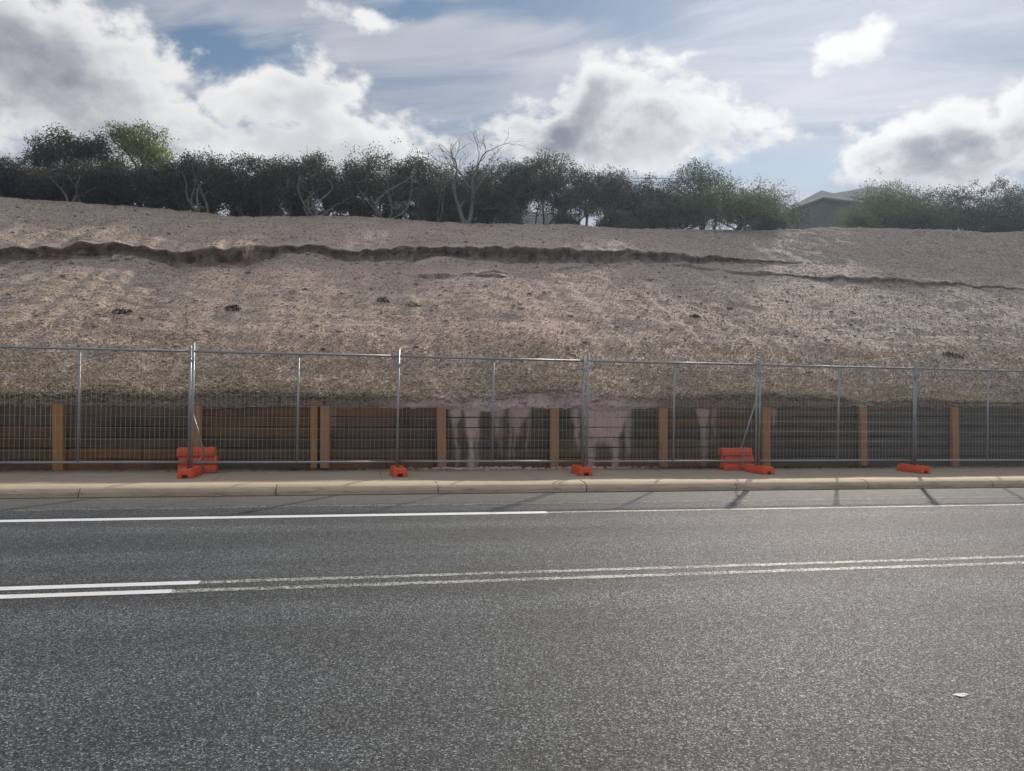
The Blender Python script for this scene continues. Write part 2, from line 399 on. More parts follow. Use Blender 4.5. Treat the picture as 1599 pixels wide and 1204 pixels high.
def f_island(c0, c1, c2=None, rough=.9):
    def f(N, P, O, geo):
        r = geo.outputs['Random Per Island']
        c = N.ramp(r, [(0, c0), (.55, c1), (1, c2 or c1)])
        n = N.noise(P, 20, 3)
        return {'Base Color': N.mix(N.rng(n, .3, .7, .0, .25), c, (.08, .06, .05)), 'Roughness': rough, 'Specular IOR Level': .2, 'Normal': N.bump(n, .5, .01)}
    return f
M_MULCH = material('mulch_chips', f_island((.22, .165, .13), (.53, .395, .315), (.80, .66, .56)))
M_STRAW = material('dry_grass', f_island((.28, .24, .155), (.54, .45, .325), (.74, .64, .50)))
M_WEED = material('green_weed', f_island((.05, .085, .03), (.09, .13, .05), (.17, .19, .08)))
M_LITTER = material('leaf_litter', f_island((.03, .022, .016), (.10, .06, .035), (.26, .15, .08)))
def f_mud(N, P, O, geo):
    n = N.noise(P, 3.5, 6, .65); g = N.noise(P, 22, 5, .6)
    c = N.mix(N.rng(n, .35, .7), (.46, .33, .32), (.66, .53, .52)); c = N.mix(N.rng(g, .52, .68, 0, .7), c, (.20, .13, .12))
    x = N.sep(P)[0]
    dry = N.rng(N.math('ADD', N.math('ABSOLUTE', N.math('SUBTRACT', x, 3.4)), N.math('MULTIPLY', N.math('SUBTRACT', N.noise(P, .7, 4, .6), .5), 3.0)), 1.6, 2.9)
    c = N.mix(dry, c, N.mix(N.rng(g, .35, .65), (.075, .058, .045), (.27, .20, .145)))
    red = N.rng(N.noise(P, .9, 3), .58, .66)
    c = N.mix(N.math('MULTIPLY', N.math('MULTIPLY', red, dry), .6), c, (.24, .11, .09))
    return {'Base Color': c, 'Roughness': .8, 'Specular IOR Level': .3, 'Normal': N.bump(N.math('ADD', g, n), .8, .03)}
M_MUD = material('pink_mud', f_mud)

def f_sleeper(tone):
    """weathered treated timber; pink slurry has run down over some boards"""
    def f(N, P, O, geo):
        x, y, z = N.sep(P)
        oi = N.n('ShaderNodeObjectInfo').outputs['Random']
        off = N.comb(N.math('MULTIPLY', oi, 37.0), N.math('MULTIPLY', oi, 11.0), N.math('MULTIPLY', oi, 23.0))
        Q = N.vmath('ADD', P, off)
        grain = N.noise(N.stretch(Q, (.7, 6, 9)), 2.4, 7, .65); cloud = N.noise(N.stretch(Q, (1, 1, 1.6)), .9, 5, .6)
        run = N.noise(N.stretch(P, (6, 6, .45)), 1.3, 6, .65)
        t = [(.150, .088, .045), (.132, .094, .053), (.112, .084, .058), (.19, .098, .046), (.090, .074, .058)][tone]
        c = N.mix(grain, tuple(a * .55 for a in t), tuple(a * 1.5 for a in t))
        c = N.mix(N.rng(cloud, .52, .72, 0, .65), c, (.028, .027, .027))
        c = N.mix(N.rng(cloud, .42, .30, 0, .5), c, (.17, .095, .045))
        c = N.mix(N.rng(run, .54, .74, 0, .7), c, (.022, .024, .027))
        c = N.mix(N.math('MULTIPLY', N.rng(x, 8.0, 11.5), .75), c, N.mix(grain, (.055, .056, .057), (.19, .178, .16)))
        # slurry: x centre, half width, how far down (z), strength
        zt = N.math('SUBTRACT', N.math('ADD', 1.325, N.math('MULTIPLY', x, -.009)), z)      # depth below the wall top
        xj = N.math('ADD', x, N.math('MULTIPLY', N.math('SUBTRACT', N.noise(N.stretch(P, (3, 3, 1.5)), 1.6, 4), .5), .22))
        streak = N.noise(N.stretch(P, (9, 9, .35)), 1.0, 5, .6)
        S = None
        for (xc, hw, dep, pw) in SLURRY:
            taper = N.math('MULTIPLY', zt, hw * .5 / max(dep, .1))
            inx = N.rng(N.math('ADD', N.math('ABSOLUTE', N.math('SUBTRACT', xj, xc)), taper), hw + .04, hw - .07, smooth=True)
            inz = N.rng(N.math('ADD', zt, N.math('MULTIPLY', N.math('SUBTRACT', streak, .5), 1.1)), dep + .16, dep - .16, smooth=True)
            s_ = N.math('MULTIPLY', N.math('MULTIPLY', inx, inz), pw)
            S = s_ if S is None else N.math('MAXIMUM', S, s_)
        gaps = N.rng(N.math('ADD', streak, N.math('MULTIPLY', N.noise(P, 16, 4, .6), .4)), .40, .72, .55, 1.0)
        S = N.math('MULTIPLY', S, gaps, clamp=True)
        mc = N.mix(N.noise(N.stretch(P, (5, 5, 1)), 2.2, 5, .6), (.50, .335, .315), (.72, .56, .535))
        S = N.math('MULTIPLY', S, N.rng(N.noise(P, 13, 5, .7), .30, .50, .65, 1.0))
        c = N.mix(S, c, mc)
        return {'Base Color': c, 'Roughness': .75, 'Specular IOR Level': .25, 'Normal': N.bump(N.math('ADD', grain, N.math('MULTIPLY', S, .6)), .6, .015)}
    return f
def wall_x(xpx): d = ray(xpx, 680); return d.x * 14.9 / d.y
SLURRY = [(wall_x(x), hw * .0123, dep, pw) for x, hw, dep, pw in (
    (711, 11, .42, .95), (714, 4, 1.25, .9), (737, 15, .60, 1.0), (735, 9, 1.4, .95), (744, 5, 1.2, .8), (778, 9, .52, .75), (812, 19, .26, .9), (806, 12, .55, .7), (797, 4, 1.0, .75), (783, 3, .9, .6), (824, 3, .95, .6), (804, 2.5, 1.1, .7),
    (901, 7, .80, .8), (945, 44, .74, 1.0), (921, 16, 1.35, .72), (962, 9, 1.4, .85), (980, 8, 1.0, .6), (1100, 7, 1.3, .55), (1098, 12, .45, .7), (1115, 6, .6, .45), (1208, 5, .5, .5), (519, 6, .5, .35))]
M_SLEEPER = [material('sleeper_timber_%d' % i, f_sleeper(i)) for i in range(5)]
def f_post(N, P, O, geo):
    oi = N.n('ShaderNodeObjectInfo').outputs['Random']
    g = N.noise(N.stretch(P, (9, 9, .6)), 2.0, 6, .6); cl = N.noise(P, 2.0, 4)
    c = N.mix(g, (.27, .125, .045), (.52, .28, .115))
    c = N.mix(N.math('MULTIPLY', oi, .55), c, (.40, .23, .165)); c = N.mix(N.rng(cl, .55, .75, 0, .45), c, (.10, .055, .03))
    return {'Base Color': c, 'Roughness': .75, 'Specular IOR Level': .3, 'Normal': N.bump(g, .4, .01)}
M_POST = material('timber_post', f_post)
def f_galv(N, P, O, geo):
    n = N.noise(P, 9, 4, .6); s = N.noise(P, 45, 3)
    c = N.mix(n, (.26, .28, .30), (.44, .46, .48)); c = N.mix(N.rng(s, .62, .75, 0, .5), c, (.30, .27, .24))
    return {'Base Color': c, 'Metallic': .65, 'Roughness': N.rng(n, .3, .7, .34, .55)}
M_GALV = material('galvanised_steel', f_galv)
M_WIRE = material('fence_wire', lambda N, P, O, geo: {'Base Color': N.mix(N.noise(P, 8, 3), (.27, .26, .22), (.42, .40, .35)), 'Metallic': .35, 'Roughness': .5})
def f_orange(N, P, O, geo):
    n = N.noise(P, 5, 5, .6); g = N.noise(P, 30, 4, .65)
    c = N.mix(n, (.72, .085, .030), (.84, .135, .050)); c = N.mix(N.rng(g, .54, .72, 0, .5), c, (.48, .16, .10))
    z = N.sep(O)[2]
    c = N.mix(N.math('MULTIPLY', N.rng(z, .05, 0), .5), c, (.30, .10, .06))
    return {'Base Color': c, 'Roughness': N.rng(g, .3, .7, .42, .62), 'Specular IOR Level': .4, 'Normal': N.bump(g, .2, .004)}
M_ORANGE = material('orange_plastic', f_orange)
def f_dark(N, P, O, geo): return {'Base Color': N.mix(N.noise(P, 6, 4), (.02, .014, .012), (.05, .035, .03)), 'Roughness': .9}
M_DARK = material('dark_recess', f_dark)

def f_bark(c0, c1):
    def f(N, P, O, geo):
        g = N.noise(N.stretch(P, (7, 7, 2)), 2.5, 6, .7)
        return {'Base Color': N.mix(N.rng(g, .3, .7), c0, c1), 'Roughness': .9, 'Specular IOR Level': .15, 'Normal': N.bump(g, .7, .02)}
    return f
M_BARK = material('dark_bark', f_bark((.055, .045, .042), (.16, .135, .12)))
M_PALEBARK = material('pale_bark', f_bark((.10, .088, .082), (.34, .30, .275)))
def f_leaf(c0, c1, c2, trans):
    def f(N, P, O, geo):
        r = geo.outputs['Random Per Island']; cl = N.noise(O, 1.7, 3)
        c = N.ramp(N.math('ADD', N.math('MULTIPLY', r, .6), N.math('MULTIPLY', cl, .4)), [(.15, c0), (.5, c1), (.9, c2)])
        b = N.n('ShaderNodeBsdfPrincipled'); N.put(b.inputs['Base Color'], c); b.inputs['Roughness'].default_value = .55; b.inputs['Specular IOR Level'].default_value = .3
        tr = N.n('ShaderNodeBsdfTranslucent'); N.put(tr.inputs[0], N.mix(1.0, c, (1.35, 1.5, .9), 'MULTIPLY'))
        mx = N.n('ShaderNodeMixShader'); mx.inputs[0].default_value = trans
        N.t.links.new(b.outputs[0], mx.inputs[1]); N.t.links.new(tr.outputs[0], mx.inputs[2]); return mx.outputs[0]
    return f
M_LEAF = {'dark': material('dark_scrub_leaves', f_leaf((0.032, 0.037, 0.034), (0.055, 0.066, 0.054), (0.100, 0.112, 0.085), .28)),
          'mid': material('green_leaves', f_leaf((0.037, 0.052, 0.037), (0.061, 0.085, 0.054), (0.107, 0.134, 0.079), .32)),
          'gold': material('yellow_green_leaves', f_leaf((0.067, 0.091, 0.024), (0.134, 0.152, 0.044), (0.232, 0.232, 0.073), .42)),
          'grey': material('grey_brown_leaves', f_leaf((0.044, 0.041, 0.041), (0.076, 0.067, 0.063), (0.122, 0.107, 0.095), .22)),
          'bush': material('bushy_leaves', f_leaf((0.049, 0.071, 0.051), (0.091, 0.120, 0.078), (0.165, 0.193, 0.116), .42))}

# ------------------------------------------------------------------ setting: ground, road, path, kerb
Y_ROAD0, Y_KERB, Y_PATH, Y_WALL = 2.4, 12.38, 12.82, 14.9
XS = np.unique(np.concatenate([np.linspace(-400, -40, 19), np.linspace(-40, 60, 101), np.linspace(60, 400, 18)]))
def strip(name, ys, zs, m, kind='structure', smooth=False, xs=XS):
    """a sheet that follows the road's fall: section points (y, z) swept along X"""
    n = len(ys); V = np.zeros((len(xs), n, 3)); V[:, :, 0] = xs[:, None]; V[:, :, 1] = np.array(ys)[None]; V[:, :, 2] = np.array(zs)[None] + grade(xs)[:, None]
    i = np.arange(len(xs) - 1)[:, None] * n + np.arange(n - 1)[None]
    F = np.stack([i, i + n, i + n + 1, i + 1], -1).reshape(-1, 4)
    o = mesh_np(name, V.reshape(-1, 3), F, m, smooth=smooth); tag(o, kind=kind); return o
strip('ground', [-400, -30, 2.3, 15.6], [-.06, -.06, -.06, -.06], M_GROUND)
strip('road', [Y_ROAD0, 6.8, Y_KERB + .02], [0, 0, 0], M_ASPHALT)
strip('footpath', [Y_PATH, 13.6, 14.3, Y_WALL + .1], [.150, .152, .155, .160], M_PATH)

def kerb():
    prof = [(12.38, -.02), (12.385, .06), (12.405, .092), (12.44, .118), (12.49, .136), (12.57, .148), (Y_PATH - .006, .151), (Y_PATH - .006, -.02)]
    joints = [-17.2, -14.5, -11.9, -9.3, -6.7, -3.99, -1.2, 1.29, 3.77, 6.47, 9.04, 11.65, 14.25, 16.8, 19.4, 22.0, 24.6]
    edges = [-400] + joints + [400]
    V = []; F = []
    for a, b in zip(edges[:-1], edges[1:]):
        a0, b0 = a + (.008 if a > -399 else 0), b - (.008 if b < 399 else 0)
        sub = np.linspace(a0, b0, 8); base = len(V); n = len(prof)
        for k, X in enumerate(sub):
            for j, (y, z) in enumerate(prof):
                wob = .006 * math.sin(X * 1.7 + j) if b - a < 10 else 0
                rag = random.uniform(-.01, .01) if (k in (0, 7) and 0 < j < 7) else 0
                V.append((X + rag, y + wob, z + GRADE * X + .3 * wob))
        for k in range(7):
            for j in range(n - 1):
                q = base + k * n + j; F.append((q, q + n, q + n + 1, q + 1))
        F += [(base + 0, base + 1, base + 6, base + 7), (base + 1, base + 2, base + 5, base + 6), (base + 2, base + 3, base + 4, base + 5)]
        e = base + 7 * n
        F += [(e + 7, e + 6, e + 1, e + 0), (e + 6, e + 5, e + 2, e + 1), (e + 5, e + 4, e + 3, e + 2)]
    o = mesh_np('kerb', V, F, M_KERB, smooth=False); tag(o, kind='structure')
kerb()

def marking(x0, x1, y0, y1, m, z=.004, rag=.0):
    n = max(2, int((x1 - x0) / .12)); xs = np.linspace(x0, x1, n)
    j = (RNG.random((n, 2)) - .5) * rag
    V = np.zeros((n, 2, 3)); V[:, :, 0] = xs[:, None]; V[:, 0, 1] = y0 + j[:, 0]; V[:, 1, 1] = y1 + j[:, 1]; V[:, :, 2] = (grade(xs) + z)[:, None]
    i = np.arange(n - 1)[:, None] * 2; F = np.concatenate([i, i + 2, i + 3, i + 1], 1)
    o = mesh_np('road_marking', V.reshape(-1, 3), F, m); tag(o, kind='structure')
EDGE_Y, C1, C2 = 10.25, 6.825, 6.56
def on_line(xpx, Y):  # X where the sight column xpx crosses the line Y
    d = ray(xpx, 800); return d.x * Y / d.y
xe = on_line(855, EDGE_Y)
marking(-120, xe, EDGE_Y - .09, EDGE_Y + .09, M_PAINT)
marking(xe - .02, 160, EDGE_Y - .055, EDGE_Y + .05, M_OLDPAINT, rag=.012)
x1 = on_line(312, C1); x2 = on_line(268, C2)
marking(-120, x1, C1 - .06, C1 + .06, M_PAINT)
marking(x1, 160, C1 - .045, C1 + .045, M_OLDPAINT, rag=.02)
marking(-120, x2, C2 - .06, C2 + .06, M_PAINT)
marking(x2, 160, C2 - .05, C2 + .045, M_OLDPAINT, rag=.02)

# ------------------------------------------------------------------ the hillside
def wall_top(X): 
    X = np.asarray(X, dtype=float)
    return np.where(X < -5, 1.38 + (X + 5) * GRADE, np.where(X > 13, 1.278 + (X - 13) * GRADE, np.interp(X, [-5, 3, 13], [1.38, 1.295, 1.278])))
YB = 14.882                                    # back of the wall, where the slope starts
SL = .395
def low_surface(X, Y):
    n = np.asarray(Y) - YB
    lip = .0 + .07 * vnoise(np.asarray(X) / .7, 0 * np.asarray(X), 91) + .04 * vnoise(np.asarray(X) / .17, 0 * np.asarray(X), 92)
    hgt = .05 + .17 * vnoise(np.asarray(X) / 1.1, 0 * np.asarray(X), 93) + .06 * vnoise(np.asarray(X) / .3, 0 * np.asarray(X), 94) + .09 * np.exp(-((np.asarray(X) - 3.4) / 1.8) ** 2)
    b = .075 + (hgt - .075) * sstep(lip - .03, lip + .13, n) - .02 * sstep(lip + .1, lip + .5, n)
    return wall_top(X) - .06 + b + SL * n
Y_CREST = 33.5
crest_px = [(-60, 306), (0, 310), (130, 318), (350, 335), (560, 341), (700, 344), (790, 350), (950, 357), (1200, 358.5), (1400, 360), (1599, 364), (1660, 365)]
cpts = [at(x, y, Y_CREST) for x, y in crest_px]
crest_X = np.array([p.x for p in cpts]); crest_Z = np.array([p.z for p in cpts])
def crest_z(X):
    X = np.asarray(X, dtype=float)
    return np.interp(X, crest_X, crest_Z) + np.minimum(X - crest_X[0], 0) * GRADE + np.maximum(X - crest_X[-1], 0) * GRADE
def hit_low(x, y):
    d = ray(x, y); a, b = 16.0, 40.0
    f = lambda Y: EYE.z + d.z * Y / d.y - float(low_surface(d.x * Y / d.y, Y))
    for _ in range(50):
        m = (a + b) / 2
        if f(m) > 0: a = m
        else: b = m
    Y = (a + b) / 2; return d.x * Y / d.y, Y
scarp_px = [(-80, 397, 410), (0, 395, 411), (40, 397, 411), (90, 394, 410), (140, 391, 410), (165, 390, 408), (215, 391, 406), (250, 397, 411), (285, 402, 419), (320, 401, 421), (355, 400, 422), (380, 395, 419), (400, 390, 410), (425, 386, 401), (455, 384, 395), (500, 385, 400),
            (540, 389, 406), (580, 389, 407), (640, 388, 409), (700, 385, 410), (760, 384, 409), (820, 384, 412), (880, 387, 413), (940, 391, 414), (1000, 392, 413), (1060, 396, 411), (1120, 400, 411), (1190, 405, 411.5), (1250, 410, 412), (1300, 411, 411), (1450, 411, 411), (1599, 411, 411), (1700, 411, 411)]
sX, sY, sH = [], [], []
for x, yt, yb in scarp_px:
    X, Y = hit_low(x, yb); sX.append(X); sY.append(Y); sH.append(max(0.0, at(x, yt, Y).z - at(x, yb, Y).z) * (1.4 if x < 420 else 1.05 if x < 700 else .9))
o_ = np.argsort(sX); sX = np.array(sX)[o_]; sY = np.array(sY)[o_]; sH = np.array(sH)[o_]
crack_px = [(1130, 421, 421), (1180, 424, 425), (1215, 426, 430), (1240, 428, 431), (1290, 431, 438), (1340, 432, 441), (1400, 435, 444), (1450, 439, 447), (1490, 441, 447), (1540, 446, 450), (1599, 452, 455), (1700, 460, 461)]
kX, kY, kH = [], [], []
for x, yt, yb in crack_px:
    X, Y = hit_low(x, yb); kX.append(X); kY.append(Y); kH.append(max(0.0, at(x, yt, Y).z - at(x, yb, Y).z))
kX = np.array(kX); kY = np.array(kY); kH = np.array(kH)
def scarp(X):
    Y = np.interp(X, sX, sY); H = np.interp(X, sX, sH)
    return Y + .20 * fbm(np.asarray(X) * 1.3, 0 * np.asarray(X), 4, 5) + .16 * fbm(np.asarray(X) * 5.5, 0 * np.asarray(X), 3, 15), 1.0 * H * (1 + .5 * fbm(np.asarray(X) * 1.9, 3 + 0 * np.asarray(X), 3, 9))
def crack(X):
    Ys, _ = scarp(X); X = np.asarray(X, dtype=float)
    Y = np.interp(X, kX, kY); H = np.interp(X, kX, kH, left=0)
    Y = np.where(X < kX[0], np.minimum(kY[0], Ys - 1.0), Y) + .15 * fbm(X * 1.1, 7 + 0 * X, 3, 21)
    return np.minimum(Y, Ys - .7), H
mx_, my_ = hit_low(690, 409)
groove_px = [((652, 431), (710, 431.5)), ((722, 430.5), (756, 430)), ((752, 427.5), (790, 427)), ((744, 435), (786, 432.5)), ((1130, 421), (1210, 427)), ((1060, 414), (1120, 419)), ((870, 424), (905, 421))]
grooves = [(hit_low(*a), hit_low(*b)) for a, b in groove_px]
def groove_gap(X, Y):
    d = 9.0 + 0 * X
    for (ax, ay), (bx, by) in grooves:
        tt = np.clip(((X - ax) * (bx - ax) + (Y - ay) * (by - ay)) / ((bx - ax) ** 2 + (by - ay) ** 2), 0, 1)
        d = np.minimum(d, np.hypot(X - (ax + tt * (bx - ax)), Y - (ay + tt * (by - ay)) + .10 * fbm(X * 2, Y * 0, 3, 77)))
    return d
def rough(X, Y, amp=1.0):
    r = .34 * fbm(X / 4.5, Y / 3.0, 3, 31) + .17 * fbm(X / 1.3, Y / .8, 3, 41) + .085 * fbm(X / .32, Y / .26, 3, 51)
    r = r + .038 * fbm(X / 2.6, (Y + .30 * X) / .45, 3, 57) * (.3 + vnoise(X / 3.0, Y / 2.5, 58))
    return r * amp
def hill_base(X, Y):
    X = np.asarray(X, dtype=float); Y = np.asarray(Y, dtype=float)
    Ys, Hs = scarp(X); Yk, Hk = crack(X)
    zl = low_surface(X, Y) + np.where(Y > Yk, Hk * np.clip(1 - (Y - Yk) / 3.0, 0, 1), 0)
    ztop = low_surface(X, Ys) + Hs + Hk * np.clip(1 - (Ys - Yk) / 3.0, 0, 1)
    zc = crest_z(X)
    s = np.clip((Y - Ys) / (Y_CREST - Ys), 0, 1)
    zu = ztop + (zc - ztop) * (s + .22 * s * (1 - s))
    zb = zc + (Y - Y_CREST) * .012
    return np.where(Y > Y_CREST, zb, np.where(Y > Ys, zu, zl))
def hill_z(X, Y): return hill_base(X, Y) + rough(np.asarray(X, dtype=float), np.asarray(Y, dtype=float), .9 * sstep(0, .5, np.asarray(Y, dtype=float) - YB) + .1)

def build_hill():
    xs = np.unique(np.concatenate([np.linspace(-400, -40, 25), np.linspace(-40, -20, 50), np.arange(-20, 40, .078), np.linspace(40, 60, 40), np.linspace(60, 400, 25)]))
    nx = len(xs); Ys, Hs = scarp(xs); Yk, Hk = crack(xs)
    rows = []; rowmat = []
    def seg(y0, y1, n, end, m=0, pw=1.0):
        for k in range(n + (1 if end else 0)):
            f = (k / n) ** pw; rows.append(('s', y0 * (1 - f) + y1 * f)); rowmat.append(m)
    eps = 1e-4
    one = np.ones(nx)
    rows.append(('b', 0)); rowmat.append(2)
    seg(YB * one, (YB + .42) * one, 16, False, 2)
    seg((YB + .42) * one, Yk - eps, 165, True, 0, 1.12); rowmat[-1] = 1
    for k in range(1, 4): rows.append(('k', k / 4)); rowmat.append(1)
    seg(Yk + .05, Ys - eps, 28, True, 0); rowmat[-1] = 1
    for k in range(1, 12): rows.append(('f', k / 12)); rowmat.append(1)
    seg(Ys + .02, Y_CREST * one, 80, True, 0)
    for dy in (.12, .3, .6, 1.0, 1.6, 2.5, 4, 7, 12, 25, 60, 140, 380): rows.append(('s', (Y_CREST + dy) * one)); rowmat.append(0)
    V = np.zeros((len(rows), nx, 3))
    for i, (kind, val) in enumerate(rows):
        if kind == 'b':
            Y = YB * one; X = xs; z = wall_top(xs) - .006 - .15 * np.maximum(0, vnoise(xs / .45, 0 * xs, 95) * .6 + vnoise(xs / .12, 0 * xs, 96) * .4 - .38)
        elif kind == 's':
            Y = val; z = hill_base(xs, Y)
            a = .9 * sstep(0, .5, Y - YB) + .1
            z = z + rough(xs, Y, a)
            for (ax, ay), (bx, by) in grooves:
                tt = np.clip(((xs - ax) * (bx - ax) + (Y - ay) * (by - ay)) / ((bx - ax) ** 2 + (by - ay) ** 2), 0, 1)
                dx = xs - (ax + tt * (bx - ax)); dy = Y - (ay + tt * (by - ay)) + .10 * fbm(xs * 2, Y * 0, 3, 77)
                win = np.exp(-(dx / .15) ** 2) * np.sin(np.pi * np.clip(tt, .04, .96)) ** .5
                z = z + win * np.where(dy > 0, .085 * np.exp(-np.maximum(dy, 0) / .7) * np.clip(dy / .05, 0, 1), -.06 * np.exp(-(dy / .12) ** 2))
            z = z + np.where(Y < Ys, .24 * np.clip(1 - ((xs - mx_) / 1.0) ** 2 - ((Y - Ys + .25) / .55) ** 2, 0, 1), 0)
            X = xs
        else:
            Yb, H = (Ys, Hs) if kind == 'f' else (Yk, Hk)
            zb = hill_base(xs, Yb - 1e-4) + rough(xs, Yb - 1e-4, .9) + (.24 * np.clip(1 - ((xs - mx_) / 1.0) ** 2 - .2066, 0, 1) if kind == 'f' else 0); zt = hill_base(xs, Yb + .02) + rough(xs, Yb + .02, .9)
            f = val; z = zb * (1 - f) + zt * f
            h = np.clip(H / .5, 0, 1.2)
            bulge = h * (.26 * math.sin(math.pi * f) + .16 * fbm(xs * 9.0, f * 5 + 0 * xs, 3, 67) + .55 * fbm(xs * 3.2, f * 2.2 + 0 * xs, 4, 61) * math.sin(math.pi * f) - (.0 if f < .7 else .05))
            Y = Yb + bulge; X = xs
        V[i, :, 0] = X; V[i, :, 1] = Y; V[i, :, 2] = z
    nr = len(rows)
    i = np.arange(nr - 1)[:, None] * nx + np.arange(nx - 1)[None]
    F = np.stack([i, i + 1, i + nx + 1, i + nx], -1).reshape(-1, 4)
    mi = np.repeat(np.array(rowmat[:-1]), nx - 1).reshape(nr - 1, nx - 1)
    xm = (xs[:-1] + xs[1:]) / 2
    tall_s = scarp(xm)[1] > .05; tall_k = crack(xm)[1] > .03
    mi = np.zeros_like(mi)
    # the row pairs of the main scarp only where it is tall, those of the lower crack only where that is
    for r in range(nr - 1):
        if rowmat[r] == 1:
            isf = rows[r][0] == 'f' or rows[min(r + 1, nr - 1)][0] == 'f'
            mi[r] = tall_s if isf else tall_k
    steep = np.abs(np.diff(V[:, :, 2], axis=0)) > .55 * np.abs(np.diff(V[:, :, 1], axis=0)) + .001
    for r in range(nr - 1):
        if rowmat[r] == 2: mi[r] = np.where(steep[r][:-1] | (r < 3), 2, 0)
    gg = groove_gap(V[:-1, :-1, 0], V[:-1, :-1, 1] + .035); mi = np.where((gg < .07) & (mi == 0), 1, mi)
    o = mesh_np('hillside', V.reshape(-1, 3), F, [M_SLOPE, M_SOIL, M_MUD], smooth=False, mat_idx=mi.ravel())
    tag(o, kind='structure')
build_hill()

def scatter_quads(P, L, W, axis, nrm):
    """small flat slips: centre P, length L, width W, long axis, face normal"""
    axis = axis / np.linalg.norm(axis, axis=1, keepdims=True)
    b = np.cross(nrm, axis); b /= np.linalg.norm(b, axis=1, keepdims=True) + 1e-9
    a = axis * (L / 2)[:, None]; b = b * (W / 2)[:, None]
    V = np.stack([P - a, P - b * .9 + a * .1, P + a, P + b * .9 - a * .1], 1).reshape(-1, 3)
    F = np.arange(len(P) * 4).reshape(-1, 4); return V, F

def build_mulch():
    n = 260000
    Y = YB + .25 + (Y_CREST - YB) * RNG.random(n) ** 1.5
    half = (Y - 15) / 18.5
    X = (-9 - 12.5 * half) + RNG.random(n) * ((21 + 18 * half) + (9 + 12.5 * half))
    keep = (np.abs(Y - scarp(X)[0]) > .25) & (groove_gap(X, Y) > .16); X = X[keep]; Y = Y[keep]; n = len(X)
    dens = vnoise(X / 1.4, Y / .9, 5) * .7 + .3 * vnoise(X / .4, Y / .3, 6); k = RNG.random(n) < dens * 1.3 + .12; X = X[k]; Y = Y[k]; n = len(X)
    z = hill_z(X, Y) + .012
    sz = (.028 + .05 * RNG.random(n)) * (1 + .6 * (RNG.random(n) > .95))
    ax = RNG.normal(size=(n, 3)); ax[:, 2] = ax[:, 2] * .35 + ax[:, 1] * .35
    nr = RNG.normal(size=(n, 3)) * .55 + np.array([0, -.36, .93])
    V, F = scatter_quads(np.stack([X, Y, z], 1), sz, sz * (.28 + .4 * RNG.random(n)), ax, nr)
    tag(mesh_np('mulch', V, F, M_MULCH), 'pinkish straw and bark mulch strewn over the bare slope', 'mulch', kind='stuff')
build_mulch()

def build_straw():
    n = 52000
    X = -9.5 + 30 * RNG.random(n); Y = YB + .19 + 3.6 * RNG.random(n) ** 2.2
    k = RNG.random(n) < .25 + .9 * vnoise(X / .9, Y / .5, 15); X = X[k]; Y = Y[k]; n = len(X)
    bare = np.exp(-((X - 2.2) / 1.0) ** 2) + np.exp(-((X - 4.7) / 1.0) ** 2)
    k = RNG.random(n) > np.clip(bare * sstep(.8, .2, Y - YB), 0, .92); X = X[k]; Y = Y[k]; n = len(X)
    over = RNG.random(n) < .16; Y = np.where(over, YB + .12 + .12 * RNG.random(n), Y)
    z = hill_z(X, Y)
    L = .06 + .13 * RNG.random(n) ** 1.5
    d = np.stack([RNG.normal(size=n) * .8, -.75 + .45 * RNG.normal(size=n), .25 + .45 * RNG.random(n) - .35 * (RNG.random(n) > .5)], 1)
    d /= np.linalg.norm(d, axis=1, keepdims=True)
    P0 = np.stack([X, Y, z], 1); s = np.cross(d, RNG.normal(size=(n, 3))); s /= np.linalg.norm(s, axis=1, keepdims=True)
    w = (.004 + .006 * RNG.random(n))[:, None] * s
    mid = P0 + d * (L * .55)[:, None] + np.array([0, 0, .012]); tip = P0 + d * L[:, None] + np.array([0, 0, -.01])
    V = np.stack([P0 - w, P0 + w, mid + w, mid - w, tip], 1).reshape(-1, 3); b = np.arange(n)[:, None] * 5
    F = np.concatenate([np.concatenate([b, b + 1, b + 2, b + 3], 1), np.concatenate([b + 3, b + 2, b + 4, b + 4], 1)])
    me_f = [tuple(f) if f[2] != f[3] else tuple(f[:3]) for f in F.tolist()]
    me = bpy.data.meshes.new('dry_grass'); me.from_pydata(V.tolist(), [], me_f); me.materials.append(M_STRAW)
    o = bpy.data.objects.new('dry_grass', me); COL.objects.link(o)
    tag(o, 'dead straw-coloured grass matted along the foot of the slope above the timber wall', 'dry grass', kind='stuff')
build_straw()

ICO = None
def lumps(name, P, S, m, label, cat, flat=.6, seed=3):
    """irregular clods: one mesh of many jittered low polyhedra"""
    import bmesh
    global ICO
    if ICO is None:
        bm = bmesh.new(); bmesh.ops.create_icosphere(bm, subdivisions=2, radius=1)
        bm.verts.ensure_lookup_table(); ICO = (np.array([v.co[:] for v in bm.verts]), np.array([[v.index for v in f.verts] for f in bm.faces])); bm.free()
    v0, f0 = ICO; n = len(P); r = np.random.default_rng(seed)
    V = np.zeros((n, len(v0), 3))
    for i in range(n):
        q = r.normal(size=(3, 3)) * .6; bumpy = 1 + .16 * np.sin(v0 @ q[0] * 4 + i) + .14 * np.sin(v0 @ q[1] * 6) + .08 * np.sin(v0 @ q[2] * 11)
        ang = r.random() * 6.28; c, s = math.cos(ang), math.sin(ang)
        w = v0 * bumpy[:, None] * S[i] * np.array([1.2, .9, flat]); w = np.stack([w[:, 0] * c - w[:, 1] * s, w[:, 0] * s + w[:, 1] * c, w[:, 2]], 1)
        V[i] = w + P[i]
    F = (f0[None] + (np.arange(n) * len(v0))[:, None, None]).reshape(-1, 3)
    return tag(mesh_np(name, V.reshape(-1, 3), F, m, smooth=True), label, cat, kind='stuff')

